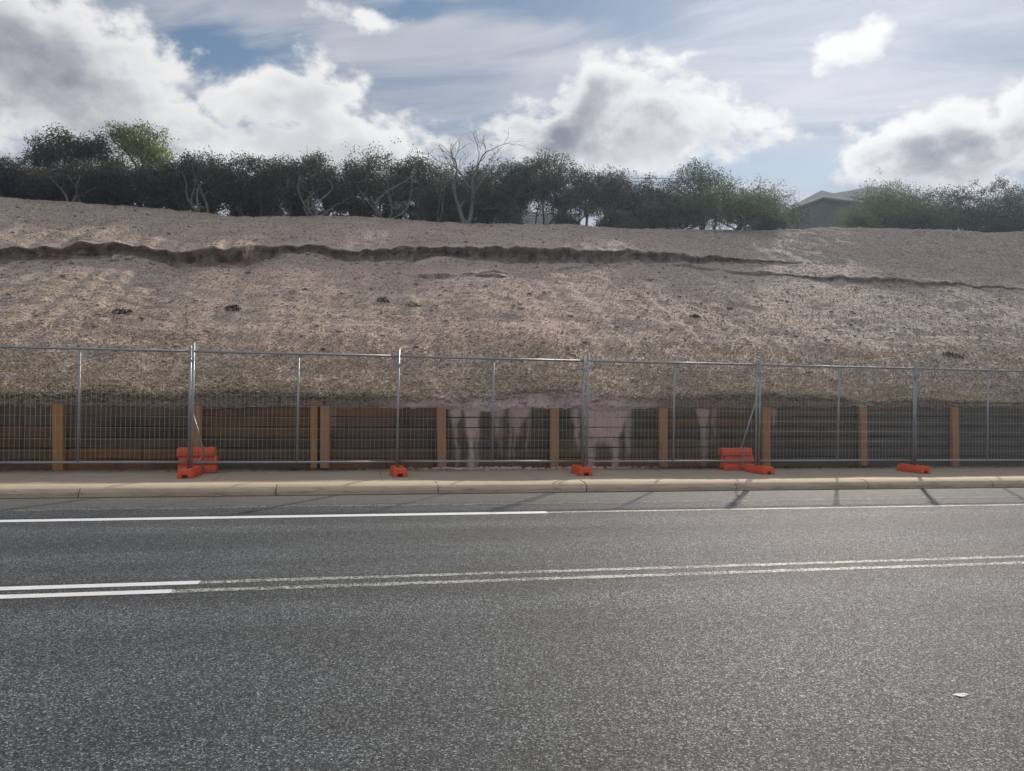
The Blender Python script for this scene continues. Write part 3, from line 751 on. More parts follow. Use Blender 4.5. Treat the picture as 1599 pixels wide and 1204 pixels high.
M_STONE = material('stone_clods', f_island((.24, .18, .145), (.42, .33, .27), (.66, .58, .51)))
def spill():
    # soil and pink mud lodged on top of the wall
    n = 1500; X = -9 + 29 * RNG.random(n)
    w = .12 + np.exp(-((X - 2.2) / 1.0) ** 2) + np.exp(-((X - 4.6) / .9) ** 2) + .5 * np.exp(-((X + 5) / 1.5) ** 2) + .5 * np.exp(-((X + 1) / .6) ** 2)
    k = RNG.random(n) < w; X = X[k]; w = w[k]; n = len(X)
    Y = YB + .0 + .26 * RNG.random(n); S = (.016 + .05 * RNG.random(n) ** 2.2) * (.7 + .35 * w)
    z = np.maximum(hill_z(X, Y), wall_top(X) - .01) + S * .1
    lumps('spilled_mud', np.stack([X, Y, z], 1), S, M_MUD, 'pinkish mud and soil clods slumped onto the top of the timber wall', 'mud', .6)
    # mud heaps along the wall's foot
    n = 330; c = RNG.choice([1.7, 2.1, 2.6, 3.2, 4.3, 4.9, 5.5], n); X = c + RNG.normal(size=n) * .38; Y = 14.74 - np.abs(RNG.normal(size=n)) * .10
    S = .018 + .045 * RNG.random(n) ** 2
    lumps('fallen_mud', np.stack([X, Y, .155 + grade(X) + S * .25], 1), S, M_MUD, 'pale pink mud heaped on the path at the foot of the wall', 'mud', .55, 5)
    # clods under the scarp
    n = 260; X = -16 + 36 * RNG.random(n); Ys, Hs = scarp(X); k = Hs > .12; X = X[k]; Ys = Ys[k]; n = len(X)
    Y = Ys - .08 - np.abs(RNG.normal(size=n)) * .30; S = .02 + .09 * RNG.random(n) ** 3
    lumps('soil_clods', np.stack([X, Y, hill_z(X, Y) + S * .2], 1), S, M_SLOPE, 'broken soil clods lying below the slip scarp', 'soil', .7, 8)
    # stones and clods lying about the slope
    n = 4200; Y = YB + .5 + 18 * RNG.random(n) ** 1.3; half = (Y - 15) / 18.5; X = (-9 - 12.5 * half) + RNG.random(n) * (30 + 30 * half); k = np.abs(Y - scarp(X)[0]) > .3; X = X[k]; Y = Y[k]; n = len(X)
    S = .012 + .06 * RNG.random(n) ** 6
    lumps('slope_stones', np.stack([X, Y, hill_z(X, Y) + S * .25], 1), S, M_STONE, 'small stones and clods scattered over the slope', 'stones', .5, 9)
    # leaf litter on the path
    n = 2600; c = RNG.choice([-.9, -.6, 6.4, 6.9, 7.6, 8.4, 9.0, 10.4], n); X = np.where(RNG.random(n) < .75, c + RNG.normal(size=n) * .4, -10 + 26 * RNG.random(n)); Y = 14.78 - np.abs(RNG.normal(size=n)) * .14
    z = .163 + grade(X) + .02 * RNG.random(n); L = .03 + .05 * RNG.random(n)
    V, F = scatter_quads(np.stack([X, Y, z], 1), L, L * .45, RNG.normal(size=(n, 3)) * np.array([1, 1, .25]), RNG.normal(size=(n, 3)) * .4 + np.array([0, 0, 1]))
    tag(mesh_np('leaf_litter', V, F, M_LITTER), 'dark dry leaf litter drifted against the foot of the timber wall', 'leaf litter', kind='stuff')
spill()

def weed(xpx, ypx, r, hgt, n, label, m=M_WEED):
    X, Y = hit_low(xpx, ypx); z = float(hill_z(X, Y))
    a = RNG.random(n) * 6.283; q = r * np.sqrt(RNG.random(n)); P = np.stack([q * np.cos(a) * 1.5, q * np.sin(a), 0 * a], 1)
    P[:, 2] = hgt * RNG.random(n) * (1 - (q / r) ** 2 * .7) + P[:, 1] * SL
    L = .05 + .07 * RNG.random(n)
    V, F = scatter_quads(P, L, L * .4, RNG.normal(size=(n, 3)), RNG.normal(size=(n, 3)))
    o = mesh_np('weed_clump', V, F, m, loc=(X, Y, z)); tag(o, label, 'weed', 'weeds scattered on the slope')
weed(598, 467, .13, .16, 110, 'small bright green weed clump alone in the middle of the slope')
weed(190, 494, .16, .08, 90, 'low dark weed tuft on the left of the slope', M_LITTER)
weed(364, 487, .13, .12, 120, 'dark compact weed tuft on the slope above the left fence joint', M_LITTER)
weed(645, 473, .14, .09, 60, 'straggly olive weed tuft right of the bright green one')
weed(1085, 500, .10, .07, 60, 'tiny dark weed tuft on the slope above the fourth fence panel', M_LITTER)
weed(1490, 557, .20, .08, 110, 'dark weed tuft low on the slope near the right edge', M_LITTER)
weed(1140, 480, .08, .08, 40, 'tiny dark weed tuft high on the slope right of the middle', M_LITTER)

# ------------------------------------------------------------------ timber retaining wall
def build_wall():
    w = empty('retaining_wall', (0, Y_WALL, .15), 'low timber sleeper retaining wall with orange brown posts holding up the slope', 'retaining wall')
    bay = 2.277; x0 = on_line(866, Y_WALL)
    seen = [on_line(x, Y_WALL - .1) for x in (90, 306, 507, 690, 866, 1036, 1197, 1349, 1492)]
    posts = [seen[0] - bay * k for k in range(5, 0, -1)] + seen + [seen[-1] + bay * k for k in range(1, 5)]
    def inv(o): o.parent = w; o.location = o.location - w.location
    for i, (a, b) in enumerate(zip(posts[:-1], posts[1:])):
        ncr = 6
        for c in range(ncr):
            mb = MB(); n = 14
            jit = [random.uniform(-.006, .006) for _ in range(2)]
            fwd = random.uniform(-.012, .012)
            gap = .006 if c else .0
            V = []
            sag = random.uniform(-.006, .006); ph = random.uniform(0, 6)
            for k in range(n + 1):
                X = a + (b - a) * k / n
                X = min(max(X, a + .004), b - .004)
                g0 = .15 + GRADE * X + .0; t0 = float(wall_top(X))
                e = .004 * math.sin(X * 2.3 + ph) + .003 * math.sin(X * 5.1 + ph)
                zb = g0 + (t0 - g0) * c / ncr + gap + e * (c > 0) - (.03 if c == 0 else 0)
                zt = g0 + (t0 - g0) * (c + 1) / ncr - .006 + e + (sag if c == ncr - 1 else 0)
                yf = fwd + .004 * math.sin(X * 3 + ph)
                V += [(X, yf + .006, zb - .15), (X, yf, zb + .012 - .15), (X, yf, zt - .014 - .15), (X, yf + .008, zt - .15), (X, .10, zt - .15), (X, .10, zb - .15)]
            F = []
            for k in range(n):
                for j in range(6): q = k * 6 + j; r = k * 6 + (j + 1) % 6; F.append((q, q + 6, r + 6, r))
            F += [(0, 1, 2, 3, 4, 5), tuple(n * 6 + j for j in (5, 4, 3, 2, 1, 0))]
            mb.add(V, F)
            tone = random.choices([0, 1, 2, 3, 4], [3, 3, 3, 2, 3])[0]
            xm = (a + b) / 2
            if xm > 8.5: tone = random.choice([2, 4, 4, 1])
            if -7 < xm < -3.5 and c == 5: tone = 1
            if -3.5 < xm < -1 and c >= 3: tone = random.choice([0, 3])
            mb.build('sleeper', M_SLEEPER[tone], w)
    for i, X in enumerate(posts):
        g0 = GRADE * X; t0 = float(wall_top(X)) - .15 + random.uniform(-.02, .03)
        hw = .085; mb = MB(); lean = random.uniform(-.008, .008)
        zz = [g0 - .05, g0 + .4, g0 + .8, t0]
        V = []
        for z in zz:
            e = lean * (z - g0)
            V += [(X - hw + e, -.125, z), (X + hw + e, -.125, z), (X + hw + e, -.022, z), (X - hw + e, -.022, z)]
        F = [(3, 2, 1, 0), (12, 13, 14, 15)]
        for k in range(3):
            for j in range(4): q = k * 4 + j; r = k * 4 + (j + 1) % 4; F.append((q, r, r + 4, q + 4))
        mb.add(V, F); mb.build('post', M_POST, w, bevel=.008)
    # the extra narrower post by the third full bay
    X = on_line(490, Y_WALL); mb = MB(); mb.box(X - .06, X + .06, -.115, -.022, GRADE * X - .05, float(wall_top(X)) - .15 + .10); mb.build('post', M_POST, w, bevel=.008)
    # the earth-retaining back of the wall
    mb = MB()
    for a, b in zip(np.arange(-23, 25, 4.0), np.arange(-19, 29, 4.0)):
        V = []
        for X in (a, b):
            V += [(X, .102, GRADE * X - .2), (X, .118, GRADE * X - .2), (X, .118, float(wall_top(X)) - .165), (X, .102, float(wall_top(X)) - .165)]
        mb.add(V, [(0, 1, 5, 4), (1, 2, 6, 5), (2, 3, 7, 6), (3, 0, 4, 7)])
    mb.build('backing', M_DARK, w)
build_wall()

# ------------------------------------------------------------------ temporary fence
Y_F = 13.72; PITCH_F = 3.442
TILT = math.atan(-GRADE)
def tube_part(name, pts, r, m, parent, n=8):
    mb = MB(); mb.tube(pts, r, n); return mb.build(name, m, parent, smooth=True)
def make_panel():
    t = empty('temporary_fence', (0, 0, 0), 'x', 'fence panel', 'temporary steel fence panels standing along the footpath')
    L = PITCH_F - .052; z0, z1 = .235, 2.085
    a, b = -L / 2, L / 2
    for X, zt in ((a, z1 + .14), (b, z1 + .10)): tube_part('upright', [(X, 0, z0 - .13), (X, 0, zt)], .021, M_GALV, t)
    tube_part('top_rail', [(a, 0, z1), (b, 0, z1)], .021, M_GALV, t); tube_part('bottom_rail', [(a, 0, z0), (b, 0, z0)], .019, M_GALV, t)
    tube_part('middle_upright', [(0, 0, z0), (0, 0, z1)], .0185, M_GALV, t)
    mb = MB(); k = 0; X = a + .075
    while X < b - .03:
        w = .0019; ya = .012; mb.box(X - w, X + w, ya - w, ya + w, z0, z1); X += .075
    z = z0 + .19
    while z < z1 - .05:
        w = .0021; mb.box(a, b, .016 - w, .016 + w, z - w, z + w); z += .19
    mb.build('wire_mesh', M_WIRE, t)
    return t
def copy_tree(o, parent=None):
    c = o.copy(); COL.objects.link(c)
    if parent is not None: c.parent = parent
    for ch in list(o.children): copy_tree(ch, c)
    return c
seen_j = [on_line(x, Y_F) for x in (296, 622, 908, 1186, 1426.5)]
joints = [seen_j[0] - PITCH_F * k for k in range(4, 0, -1)] + seen_j + [seen_j[-1] + PITCH_F * k for k in range(1, 4)]
panel_labels = {-4: 'steel mesh fence panel beyond the left edge of the view', -3: 'steel mesh fence panel leaving the left edge, left of the stacked orange blocks',
                -2: 'steel mesh fence panel just right of the left stack of orange blocks', -1: 'steel mesh fence panel in front of the first pink mud streaks',
                0: 'steel mesh fence panel in front of the broad pink mud patch', 1: 'steel mesh fence panel just right of the right stack of orange blocks',
                2: 'steel mesh fence panel at the right edge of the view', 3: 'steel mesh fence panel beyond the right edge'}
proto = make_panel()
for i, k in enumerate(range(-4, 4)):
    o = proto if i == 0 else copy_tree(proto)
    xa = joints[6 + k]; xm = (xa + joints[7 + k]) / 2
    o['label'] = panel_labels[k]
    lean = {-4: .01, -3: .008, -2: .0, -1: -.008, 0: .004, 1: .012, 2: -.006, 3: .004}[k]
    o.location = (xm, Y_F + (.022 if k % 2 else -.022), .155 + GRADE * xm); o.rotation_euler = (lean, TILT + random.uniform(-.002, .002), random.uniform(-.003, .003))

def block_mesh(mb):
    """fence foot: long low hollow moulding with chamfered top, tunnel notch in each end and post sockets on top"""
    L, W, H = .31, .125, .145
    pr = [(-W, .0), (-W, .075), (-W + .004, .085), (-W + .022, H - .006), (-W + .03, H), (W - .03, H), (W - .022, H - .006), (W - .004, .085), (W, .075), (W, .0)]
    nw, nh = .045, .055
    inner = [(nw, 0), (nw, nh), (-nw, nh), (-nw, 0)]
    def ring(y, sx=1.0, dz=0): return [(x * sx, y, max(0, z + (dz if z > .02 else 0))) for x, z in pr]
    rings = [ring(-L, .94, -.012), ring(-L + .02), ring(L - .02), ring(L, .94, -.012)]
    n = len(pr); V = [p for r_ in rings for p in r_]; F = []
    for k in range(3):
        for j in range(n - 1): q = k * n + j; F.append((q, q + 1, q + n + 1, q + n))
    b = len(V); V += [(x, -L, z) for x, z in inner]; V += [(x, -L + .12, z) for x, z in inner]; V += [(x, L, z) for x, z in inner]; V += [(x, L - .12, z) for x, z in inner]
    # end faces round the notch
    def end(o0, i0, flip):
        fs = [(o0, o0 + 1, o0 + 2, o0 + 3, i0 + 2, i0 + 3), (o0 + 3, o0 + 4, o0 + 5, o0 + 6, i0 + 1, i0 + 2), (o0 + 6, o0 + 7, o0 + 8, o0 + 9, i0, i0 + 1)]
        return [tuple(reversed(f)) if flip else f for f in fs]
    F += end(0, b, True) + end(3 * n, b + 8, False)
    for i0, fl in ((b, 0), (b + 8, 1)):
        for j in range(3): F.append((i0 + j, i0 + j + 1, i0 + j + 5, i0 + j + 4))
        F.append((i0 + 4, i0 + 5, i0 + 6, i0 + 7))
    F.append((0, n, 2 * n, 3 * n)); 
    mb.add(V, F)
def make_block():
    mb = MB(); block_mesh(mb)
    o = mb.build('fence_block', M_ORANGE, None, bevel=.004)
    tag(o, 'x', 'fence foot', 'orange plastic fence feet')
    for y in (-.16, -.05, .06, .17):
        s = MB(); s.tube([(0, y, .1445), (0, y, .149)], .024, 12); s.build('socket', M_DARK, o, smooth=False)
    return o
blk = make_block(); first = [True]
def place_block(X, Y, z, rz, label):
    o = blk if first[0] else copy_tree(blk); first[0] = False
    o.location = (X, Y, z); o.rotation_euler = (0, TILT, rz); o['label'] = label; return o
foot_labels = ['orange fence foot beyond the left edge', 'orange fence foot on the path in front of the left stack of blocks', 'squat orange fence foot seen end on, between the two stacks, left of the pink mud', 'orange fence foot below the mud covered bay',
               'orange fence foot beside the right stack of blocks', 'orange fence foot farthest right on the path', 'orange fence foot beyond the right edge']
for lb, kk, rz in zip(foot_labels, (3, 4, 5, 6, 7, 8, 9), (.0, -.06, .05, .0, .10, .13, 0)):
    X = joints[kk]; place_block(X, Y_F + .0, .154 + GRADE * X, rz, lb)
def stack(xpx, where, Y=14.33):
    X = on_line(xpx, Y)
    for k, w in enumerate(('lowest', 'middle', 'topmost')):
        place_block(X + (0, .012, -.018)[k] * (1 if where == 'left' else 1.6), Y + (0, .008, -.006)[k], .158 + GRADE * X + .1465 * k, R(90) + (.0, .012, -.02)[k], f'{w} orange fence foot of the {where} stack against the timber wall')
stack(309, 'left'); stack(1150, 'right')

def brace(xpx_top, xpx_bot, Yb, label, ztop=1.75):
    Xt = on_line(xpx_top, Y_F + .05); Xb = on_line(xpx_bot, Yb); g = .16 + GRADE * Xb
    t = empty('fence_brace', (Xb, Yb, g), label, 'brace', 'steel stays propping the fence')
    top = Vector((Xt - Xb, Y_F + .055 - Yb, ztop + GRADE * Xt - g)); kn = Vector((0, 0, .42))
    tube_part('strut', [(0, 0, .005), tuple(kn), tuple(kn + (top - kn) * .08), tuple(top)], .014, M_GALV, t)
    tube_part('tie_bar', [(0, 0, .16), (Xt - Xb, Y_F + .06 - Yb, .10)], .009, M_GALV, t, 6)
    tube_part('link', [(0, 0, .34), ((Xt - Xb) * .55, (Y_F + .06 - Yb) * .55, .20)], .008, M_GALV, t, 6)
brace(300, 317.5, 14.12, 'thin galvanised stay behind the fence post in front of the left orange stack', 1.2)
brace(1183, 1157, 14.10, 'slanting galvanised stay in front of the right orange stack', 1.62)

# clamps at the panel joints
cl = None
clamp_labels = ['clamp beyond the left edge', 'steel clamp high on the fence joint over the left orange stack', 'steel clamp high on the fence joint left of the pink mud', 'steel clamp high on the fence joint beside the broad pink mud patch',
                'steel clamp high on the fence joint over the right orange stack', 'steel clamp high on the rightmost fence joint']
for lb, kk in zip(clamp_labels, (3, 4, 5, 6, 7, 8)):
    X = joints[kk]
    if cl is None:
        mb = MB(); mb.box(-.075, .075, -.05, -.045, -.022, .022); mb.box(-.075, .075, .045, .05, -.022, .022); mb.v = []; mb.f = []
        pr = [(-.075, -.05), (.075, -.05), (.075, .05), (-.075, .05), (-.075, .045), (.07, .045), (.07, -.045), (-.075, -.045)]
        mb.add([(x, y, -.022) for x, y in pr] + [(x, y, .022) for x, y in pr], [tuple(range(7, -1, -1)), tuple(range(8, 16))] + [(k, (k + 1) % 8, 8 + (k + 1) % 8, 8 + k) for k in range(8)])
        cl = mb.build('fence_clamp', M_GALV, None, bevel=.002); b = MB(); b.tube([(0, -.065, 0), (0, .065, 0)], .007, 8); b.build('bolt', M_GALV, cl); c = cl
    else: c = copy_tree(cl)
    c.location = (X, Y_F, .155 + GRADE * X + 1.93); tag(c, lb, 'clamp', 'clamps joining the fence panels')

# white scrap on the asphalt
def scrap():
    d = ray(1500, 1086); tt = -EYE.z / (d.z - GRADE * d.x); p = EYE + d * tt
    n = 16; V = []; F = []
    for k in range(n):
        a = 6.283 * k / n; r = 1 + .25 * math.sin(a * 3 + 1); V.append((.040 * r * math.cos(a), .022 * r * math.sin(a), .005 + .0025 * math.sin(a * 2)))
    V += [(x * .97, y * .97, z - .003) for x, y, z in V]
    V += [(0, 0, .006), (0, 0, .003)]
    F = [(k, (k + 1) % n, 2 * n) for k in range(n)] + [(n + (k + 1) % n, n + k, 2 * n + 1) for k in range(n)] + [(k, n + k, n + (k + 1) % n, (k + 1) % n) for k in range(n)]
    mb = MB(); mb.add(V, F)
    o = mb.build('paper_scrap', material('white_paper', lambda N, P, O, geo: {'Base Color': N.mix(N.noise(P, 30, 3), (.55, .57, .56), (.8, .8, .78)), 'Roughness': .8}), None, loc=(p.x, p.y, p.z - .001))
    tag(o, 'small white scrap lying on the dark asphalt near the lower right', 'scrap')
scrap()

# ------------------------------------------------------------------ trees
def crown_leaves(blobs, n, size, rng, outward=.5):
    """leaf slips through a set of ellipsoid clumps; blobs: (centre, radii)"""
    vol = np.array([np.prod(b[1]) ** (2 / 3) for b in blobs]); pk = rng.choice(len(blobs), n, p=vol / vol.sum())
    C = np.array([b[0] for b in blobs])[pk]; Rr = np.array([b[1] for b in blobs])[pk]
    d = rng.normal(size=(n, 3)); d /= np.linalg.norm(d, axis=1, keepdims=True)
    r = rng.random(n) ** .42; r = r * (.86 + .22 * np.abs(rng.normal(size=n)))
    # twiglets: leaves gather on small sprays
    P = C + d * Rr * r[:, None]
    ns = max(30, n // 16); spray = P[rng.integers(0, n, ns)]; pick = rng.integers(0, ns, n)
    P = np.where((rng.random(n) < .78)[:, None], spray[pick] + rng.normal(size=(n, 3)) * size * 1.15, P)
    nr = d * outward + rng.normal(size=(n, 3)) * .6 + np.array([0, 0, .25])
    ax = rng.normal(size=(n, 3)) + d * .4
    L = size * (.5 + .9 * rng.random(n))
    return scatter_quads(P, L, L * (.38 + .2 * rng.random(n)), ax, nr)

def curve_path(a, b, rng, wig, n=6):
    a = np.array(a, float); b = np.array(b, float); L = np.linalg.norm(b - a); pts = [a]
    o1 = rng.normal(size=3) * wig * L; o2 = rng.normal(size=3) * wig * L * .6
    for k in range(1, n + 1):
        f = k / n; pts.append(a + (b - a) * f + o1 * math.sin(math.pi * f) + o2 * math.sin(2 * math.pi * f))
    return pts

def tree(name, xpx, ytop, hw, Y, label, style='dark', leaves=6000, size=.10, low=.35, stems=3, pale=False, group='scrub trees along the crest', cat='tree', seed=None, dens=1.0, nblob=14, lift=0.0, trunk_r=.07):
    rng = np.random.default_rng(seed if seed is not None else int(xpx * 7 + Y * 13))
    top = at(xpx, ytop, Y); X = top.x; zb = float(hill_z(X, Y)) - .05
    H = max(1.0, top.z - zb); depth = (top - EYE).dot(CAM_M @ Vector((0, 0, -1))); W = hw / F_PX * depth
    t = empty(name, (X, Y, zb), label, cat, group)
    blobs = []
    zc0 = H * low; ch = H - zc0
    for k in range(nblob):
        for _ in range(30):
            q = rng.uniform(-1, 1, 3)
            if q[0] ** 2 + q[1] ** 2 * .8 + (q[2] * .9) ** 2 < 1: break
        fz = .5 + .5 * q[2]
        r = W * rng.uniform(.22, .46); rz = min(r * rng.uniform(.6, .95), ch * .42)
        narrow = 1 - .28 * max(0, fz - .45) / .55
        c = np.array([q[0] * (W - r * .6) * narrow, q[1] * W * .8, zc0 + rz * .7 + (ch - rz * 1.65) * fz])
        blobs.append((c, np.array([r, r, rz])))
    blobs.append((np.array([rng.uniform(-.15, .15) * W, 0, H - ch * .2]), np.array([W * .38, W * .38, ch * .2])))
    # trunk and limbs
    mb = MB(); nodes = []
    for s in range(stems):
        b0 = np.array([rng.uniform(-.1, .1) * (stems - 1), rng.uniform(-.08, .08) - (.55 * W if pale else 0), 0.0])
        e = np.array([rng.uniform(-.75, .75) * W if stems > 1 else rng.uniform(-.15, .15) * W, (-rng.uniform(.75, 1.05) if pale and s < 3 else rng.uniform(-.45, .25)) * W, zc0 + ch * rng.uniform(.3, .6)])
        pts = curve_path(b0, e, rng, .11, 8); r0 = (.75 if pale else 1) * trunk_r * rng.uniform(.7, 1.1)
        mb.tube(pts, [r0 * (1 - .62 * k / 8) for k in range(9)], 7); nodes += [(p, r0 * (1 - .62 * k / 8)) for k, p in enumerate(pts) if k >= 3]
    for c, rr in blobs:
        cand = min(nodes, key=lambda nd: np.linalg.norm(nd[0] - c) + (1.0 if nd[0][2] > c[2] else 0))
        pts = curve_path(cand[0], c, rng, .14, 5); r0 = min(cand[1] * .75, .045)
        mb.tube(pts, [max(.007, r0 * (1 - .7 * k / 5)) for k in range(6)], 5)
        for _ in range(3):
            d = rng.normal(size=3); d[2] = abs(d[2]); d /= np.linalg.norm(d); q = pts[3] if rng.random() < .5 else pts[5]
            mb.tube(curve_path(q, np.array(q) + d * rr * rng.uniform(.6, 1.15), rng, .15, 3), [.012, .01, .007, .004], 4)
    mb.build('trunk', M_PALEBARK if pale else M_BARK, t, smooth=True)
    n = int(leaves * dens)
    V, F = crown_leaves(blobs, n, size, rng)
    k = V.reshape(-1, 4, 3)[:, :, 2].min(1) > .02; V = V.reshape(-1, 4, 3)[k].reshape(-1, 3); F = np.arange(len(V)).reshape(-1, 4)
    mesh_np('crown', V, F, M_LEAF[style], t)
    return t

def bare_tree(name, xpx, ytop, Y, label, stems, seed, spread, tiers=4, r0=.09, group=None, pale=True, cat='tree'):
    rng = np.random.default_rng(seed); top = at(xpx, ytop, Y); X = top.x; zb = float(hill_z(X, Y)) - .05; H = top.z - zb
    t = empty(name, (X, Y, zb), label, cat, group); mb = MB()
    def grow(p, d, L, r, lv):
        n = 5; pts = [p]; dd = d.copy()
        for k in range(n):
            dd = dd + rng.normal(size=3) * .17 + np.array([0, 0, .05]); dd /= np.linalg.norm(dd); pts.append(pts[-1] + dd * L / n)
        mb.tube(pts, [r * (1 - .5 * k / n) for k in range(n + 1)], 6 if lv > 1 else 4, cap=False)
        if lv == 0: return
        for j in range(3 if lv > 1 else 4):
            i = rng.integers(2, n + 1) if j else n
            nd = dd + rng.normal(size=3) * np.array([.62, .5, .42]); nd[2] = max(nd[2], -.1); nd /= np.linalg.norm(nd)
            grow(pts[i], nd, L * rng.uniform(.52, .74), max(r * .5 * rng.uniform(.75, 1.1), .006), lv - 1)
    for (dx, dz, f) in stems:
        d = np.array([dx, rng.uniform(-.2, .2), dz]); d /= np.linalg.norm(d)
        grow(np.array([0, 0, 0.0]), d, H * f, r0, tiers)
    # bring the tallest twig to the height in the photograph
    zmax = max(v[2] for v in mb.v); k = H / zmax; mb.v = [(x * k * spread, y * k, z * k) for x, y, z in mb.v]
    mb.build('trunk', M_PALEBARK if pale else M_BARK, t, smooth=True)
    return t

T = tree
# tall trees standing behind the belt at the left
T('pine_tree', 92, 197, 50, 38.5, 'tall dark conifer-like tree at far left rising above the scrub belt', 'mid', 13000, .11, .36, 2, nblob=22, trunk_r=.10, group=None)
T('pine_tree', 150, 209, 46, 39.0, 'tall dark green tree between the far left one and the yellow-green crown', 'mid', 10000, .11, .40, 2, nblob=14, trunk_r=.10, group=None)
T('umbrella_tree', 216, 193, 66, 40.0, 'tall umbrella-shaped tree with sunlit yellow-green crown at left', 'gold', 9500, .11, .62, 4, nblob=22, trunk_r=.09, group=None)
T('umbrella_tree', 245, 240, 34, 40.5, 'lower yellow-green lobe of foliage under the umbrella-shaped tree', 'gold', 3200, .10, .45, 2, nblob=9, group=None)
# the scrub belt, front row
FR = [(-40, 248, 60, 34.6, 'grey', 0, 'dark scrub tree leaving the left edge'),
      (12, 243, 48, 34.6, 'dark', 0, 'ragged dark scrub tree at the left edge with sprigs standing out on top'),
      (70, 262, 44, 34.3, 'grey', 0, 'low grey-brown scrub tree in front of the far left tall tree'),
      (128, 258, 46, 34.4, 'dark', 1, 'scrub tree with a curved pale trunk below the tall dark trees'),
      (178, 258, 44, 34.8, 'grey', 0, 'low grey-brown scrub tree just left of the umbrella-shaped tree'),
      (232, 262, 46, 34.4, 'dark', 0, 'very dark dense scrub tree below the yellow-green crown'),
      (285, 246, 42, 34.7, 'grey', 0, 'rounded grey-brown scrub tree just right of the yellow-green crown'),
      (326, 238, 44, 34.4, 'grey', 1, 'scrub tree with several grey arching trunks right of the yellow-green crown'),
      (385, 247, 48, 34.9, 'dark', 0, 'dark scrub tree under the overhead cable, between the arching trunks and the olive-topped tree'),
      (440, 247, 44, 35.0, 'mid', 0, 'scrub tree with olive top left of the forked white trunk'),
      (492, 240, 44, 34.4, 'dark', 1, 'scrub tree on a forked whitish trunk in the middle of the left belt'),
      (545, 250, 44, 35.2, 'mid', 0, 'scrub tree just right of the forked white trunk'),
      (602, 228, 58, 34.9, 'mid', 1, 'highest rounded scrub tree of the belt, left of the bare tree'),
      (658, 246, 42, 34.6, 'dark', 0, 'dark scrub tree just left of the slim leafless stems'),
      (735, 278, 46, 35.4, 'dark', 0, 'low olive scrub tree behind the bare tree'),
      (790, 246, 50, 35.0, 'mid', 0, 'flat-topped green scrub tree just right of the bare tree'),
      (848, 244, 52, 35.4, 'mid', 0, 'flat-topped green tree raised on thin trunks with sky showing below'),
      (912, 256, 40, 35.0, 'grey', 0, 'thin scrub tree with gappy crown at the end of the flat-topped pair'),
      (955, 264, 40, 34.9, 'grey', 0, 'leaning sparse scrub tree with light breaking through its branches'),
      (1008, 272, 38, 35.6, 'dark', 0, 'dark scrub tree between the sparse leaning one and the rounded bushes'),
      (1050, 266, 50, 36.5, 'mid', 0, 'dark green rounded tree left of the tallest rounded crown'),
      (1092, 260, 58, 36.0, 'mid', 0, 'tallest rounded tree crown of the right half'),
      (1206, 285, 50, 39.0, 'mid', 0, 'dark rounded tree behind the left corner of the house'),
      (1445, 291, 46, 36.6, 'mid', 0, 'rounded green tree right of the bush that hides the house'),
      (1495, 297, 44, 36.2, 'dark', 0, 'low dark tree left of the two open-crowned trees'),
      (1550, 304, 46, 35.8, 'mid', 0, 'low green tree below the two open-crowned trees'),
      (1602, 296, 44, 35.4, 'dark', 0, 'dark tree at the right edge of the crest'),
      (1660, 290, 60, 36, 'mid', 0, 'green tree beyond the right edge'), (1740, 290, 60, 36, 'dark', 0, 'dark tree beyond the right edge')]
FR = [(x, yt + (int(x) * 31 % 13) - 8, hw, Y, st, p, lb) for (x, yt, hw, Y, st, p, lb) in FR]
for (x, yt, hw, Y, st, pale, lb) in FR:
    sparse = 'sparse' in lb or 'gappy' in lb or 'thin trunks with sky' in lb
    lowf = .40 if (740 < x < 1000) else (.22 if x < 740 else .06)
    T('scrub_tree', x, yt, hw * 1.22, Y, lb, st, 10500 if hw < 56 or x < 700 else 16000, .09, lowf, nblob=24, stems=4 if pale else 3, pale=bool(pale), dens=.55 if 'sparse' in lb or 'gappy' in lb else 1.0)
# rounded bushes reaching the ground
T('rounded_bush', 1145, 277, 80, 33.7, 'big rounded green bush left of the house with sunlit yellowish edges', 'bush', 21000, .085, .02, 3, nblob=24, group=None, cat='bush')
T('rounded_bush', 1384, 283, 92, 36.0, 'big rounded green bush in front of the house on its right', 'bush', 25000, .085, .02, 3, nblob=24, group=None, cat='bush')
T('rounded_bush', 1330, 330, 26, 35.6, 'small pale green bush at the house wall', 'bush', 3500, .08, .02, 2, nblob=9, group=None, cat='bush')
for x, yt, hw, lb in ((1430, 322, 44, 'low bush under the rounded tree right of the house'), (1480, 326, 44, 'low bush below the dark tree on the right of the crest'), (1535, 328, 46, 'low bush under the open-crowned trees'), (1592, 330, 44, 'low bush at the right edge of the crest'),
                      (1060, 300, 46, 'dense low bush left of the big rounded one'), (1010, 312, 36, 'dense low bush in front of the dark scrub tree'), (1208, 320, 22, 'low bush at the left corner of the house'), (1195, 345, 22, 'small low bush at the foot of the big rounded one'), (962, 326, 32, 'low bush under the leaning sparse scrub tree'), (880, 332, 26, 'low pale green bush under the flat-topped pair'), (800, 318, 22, 'pale green leafy bush at the board fence right of the bare tree')):
    T('low_bush', x, yt, hw, 34.9, lb, 'mid' if x % 2 else 'bush', 7500, .085, .02, 2, nblob=12, group='low bushes on the crest', cat='bush')
# the open-crowned pair on the right
T('open_tree', 1523, 279, 24, 38, 'open-crowned thin tree, left one of the pair against the right cloud', 'grey', 800, .10, .66, 2, nblob=7, group='thin open-crowned trees on the right', trunk_r=.05)
T('open_tree', 1566, 276, 28, 38, 'open-crowned thin tree, right one of the pair against the right cloud', 'grey', 900, .10, .64, 2, nblob=8, group='thin open-crowned trees on the right', trunk_r=.05)
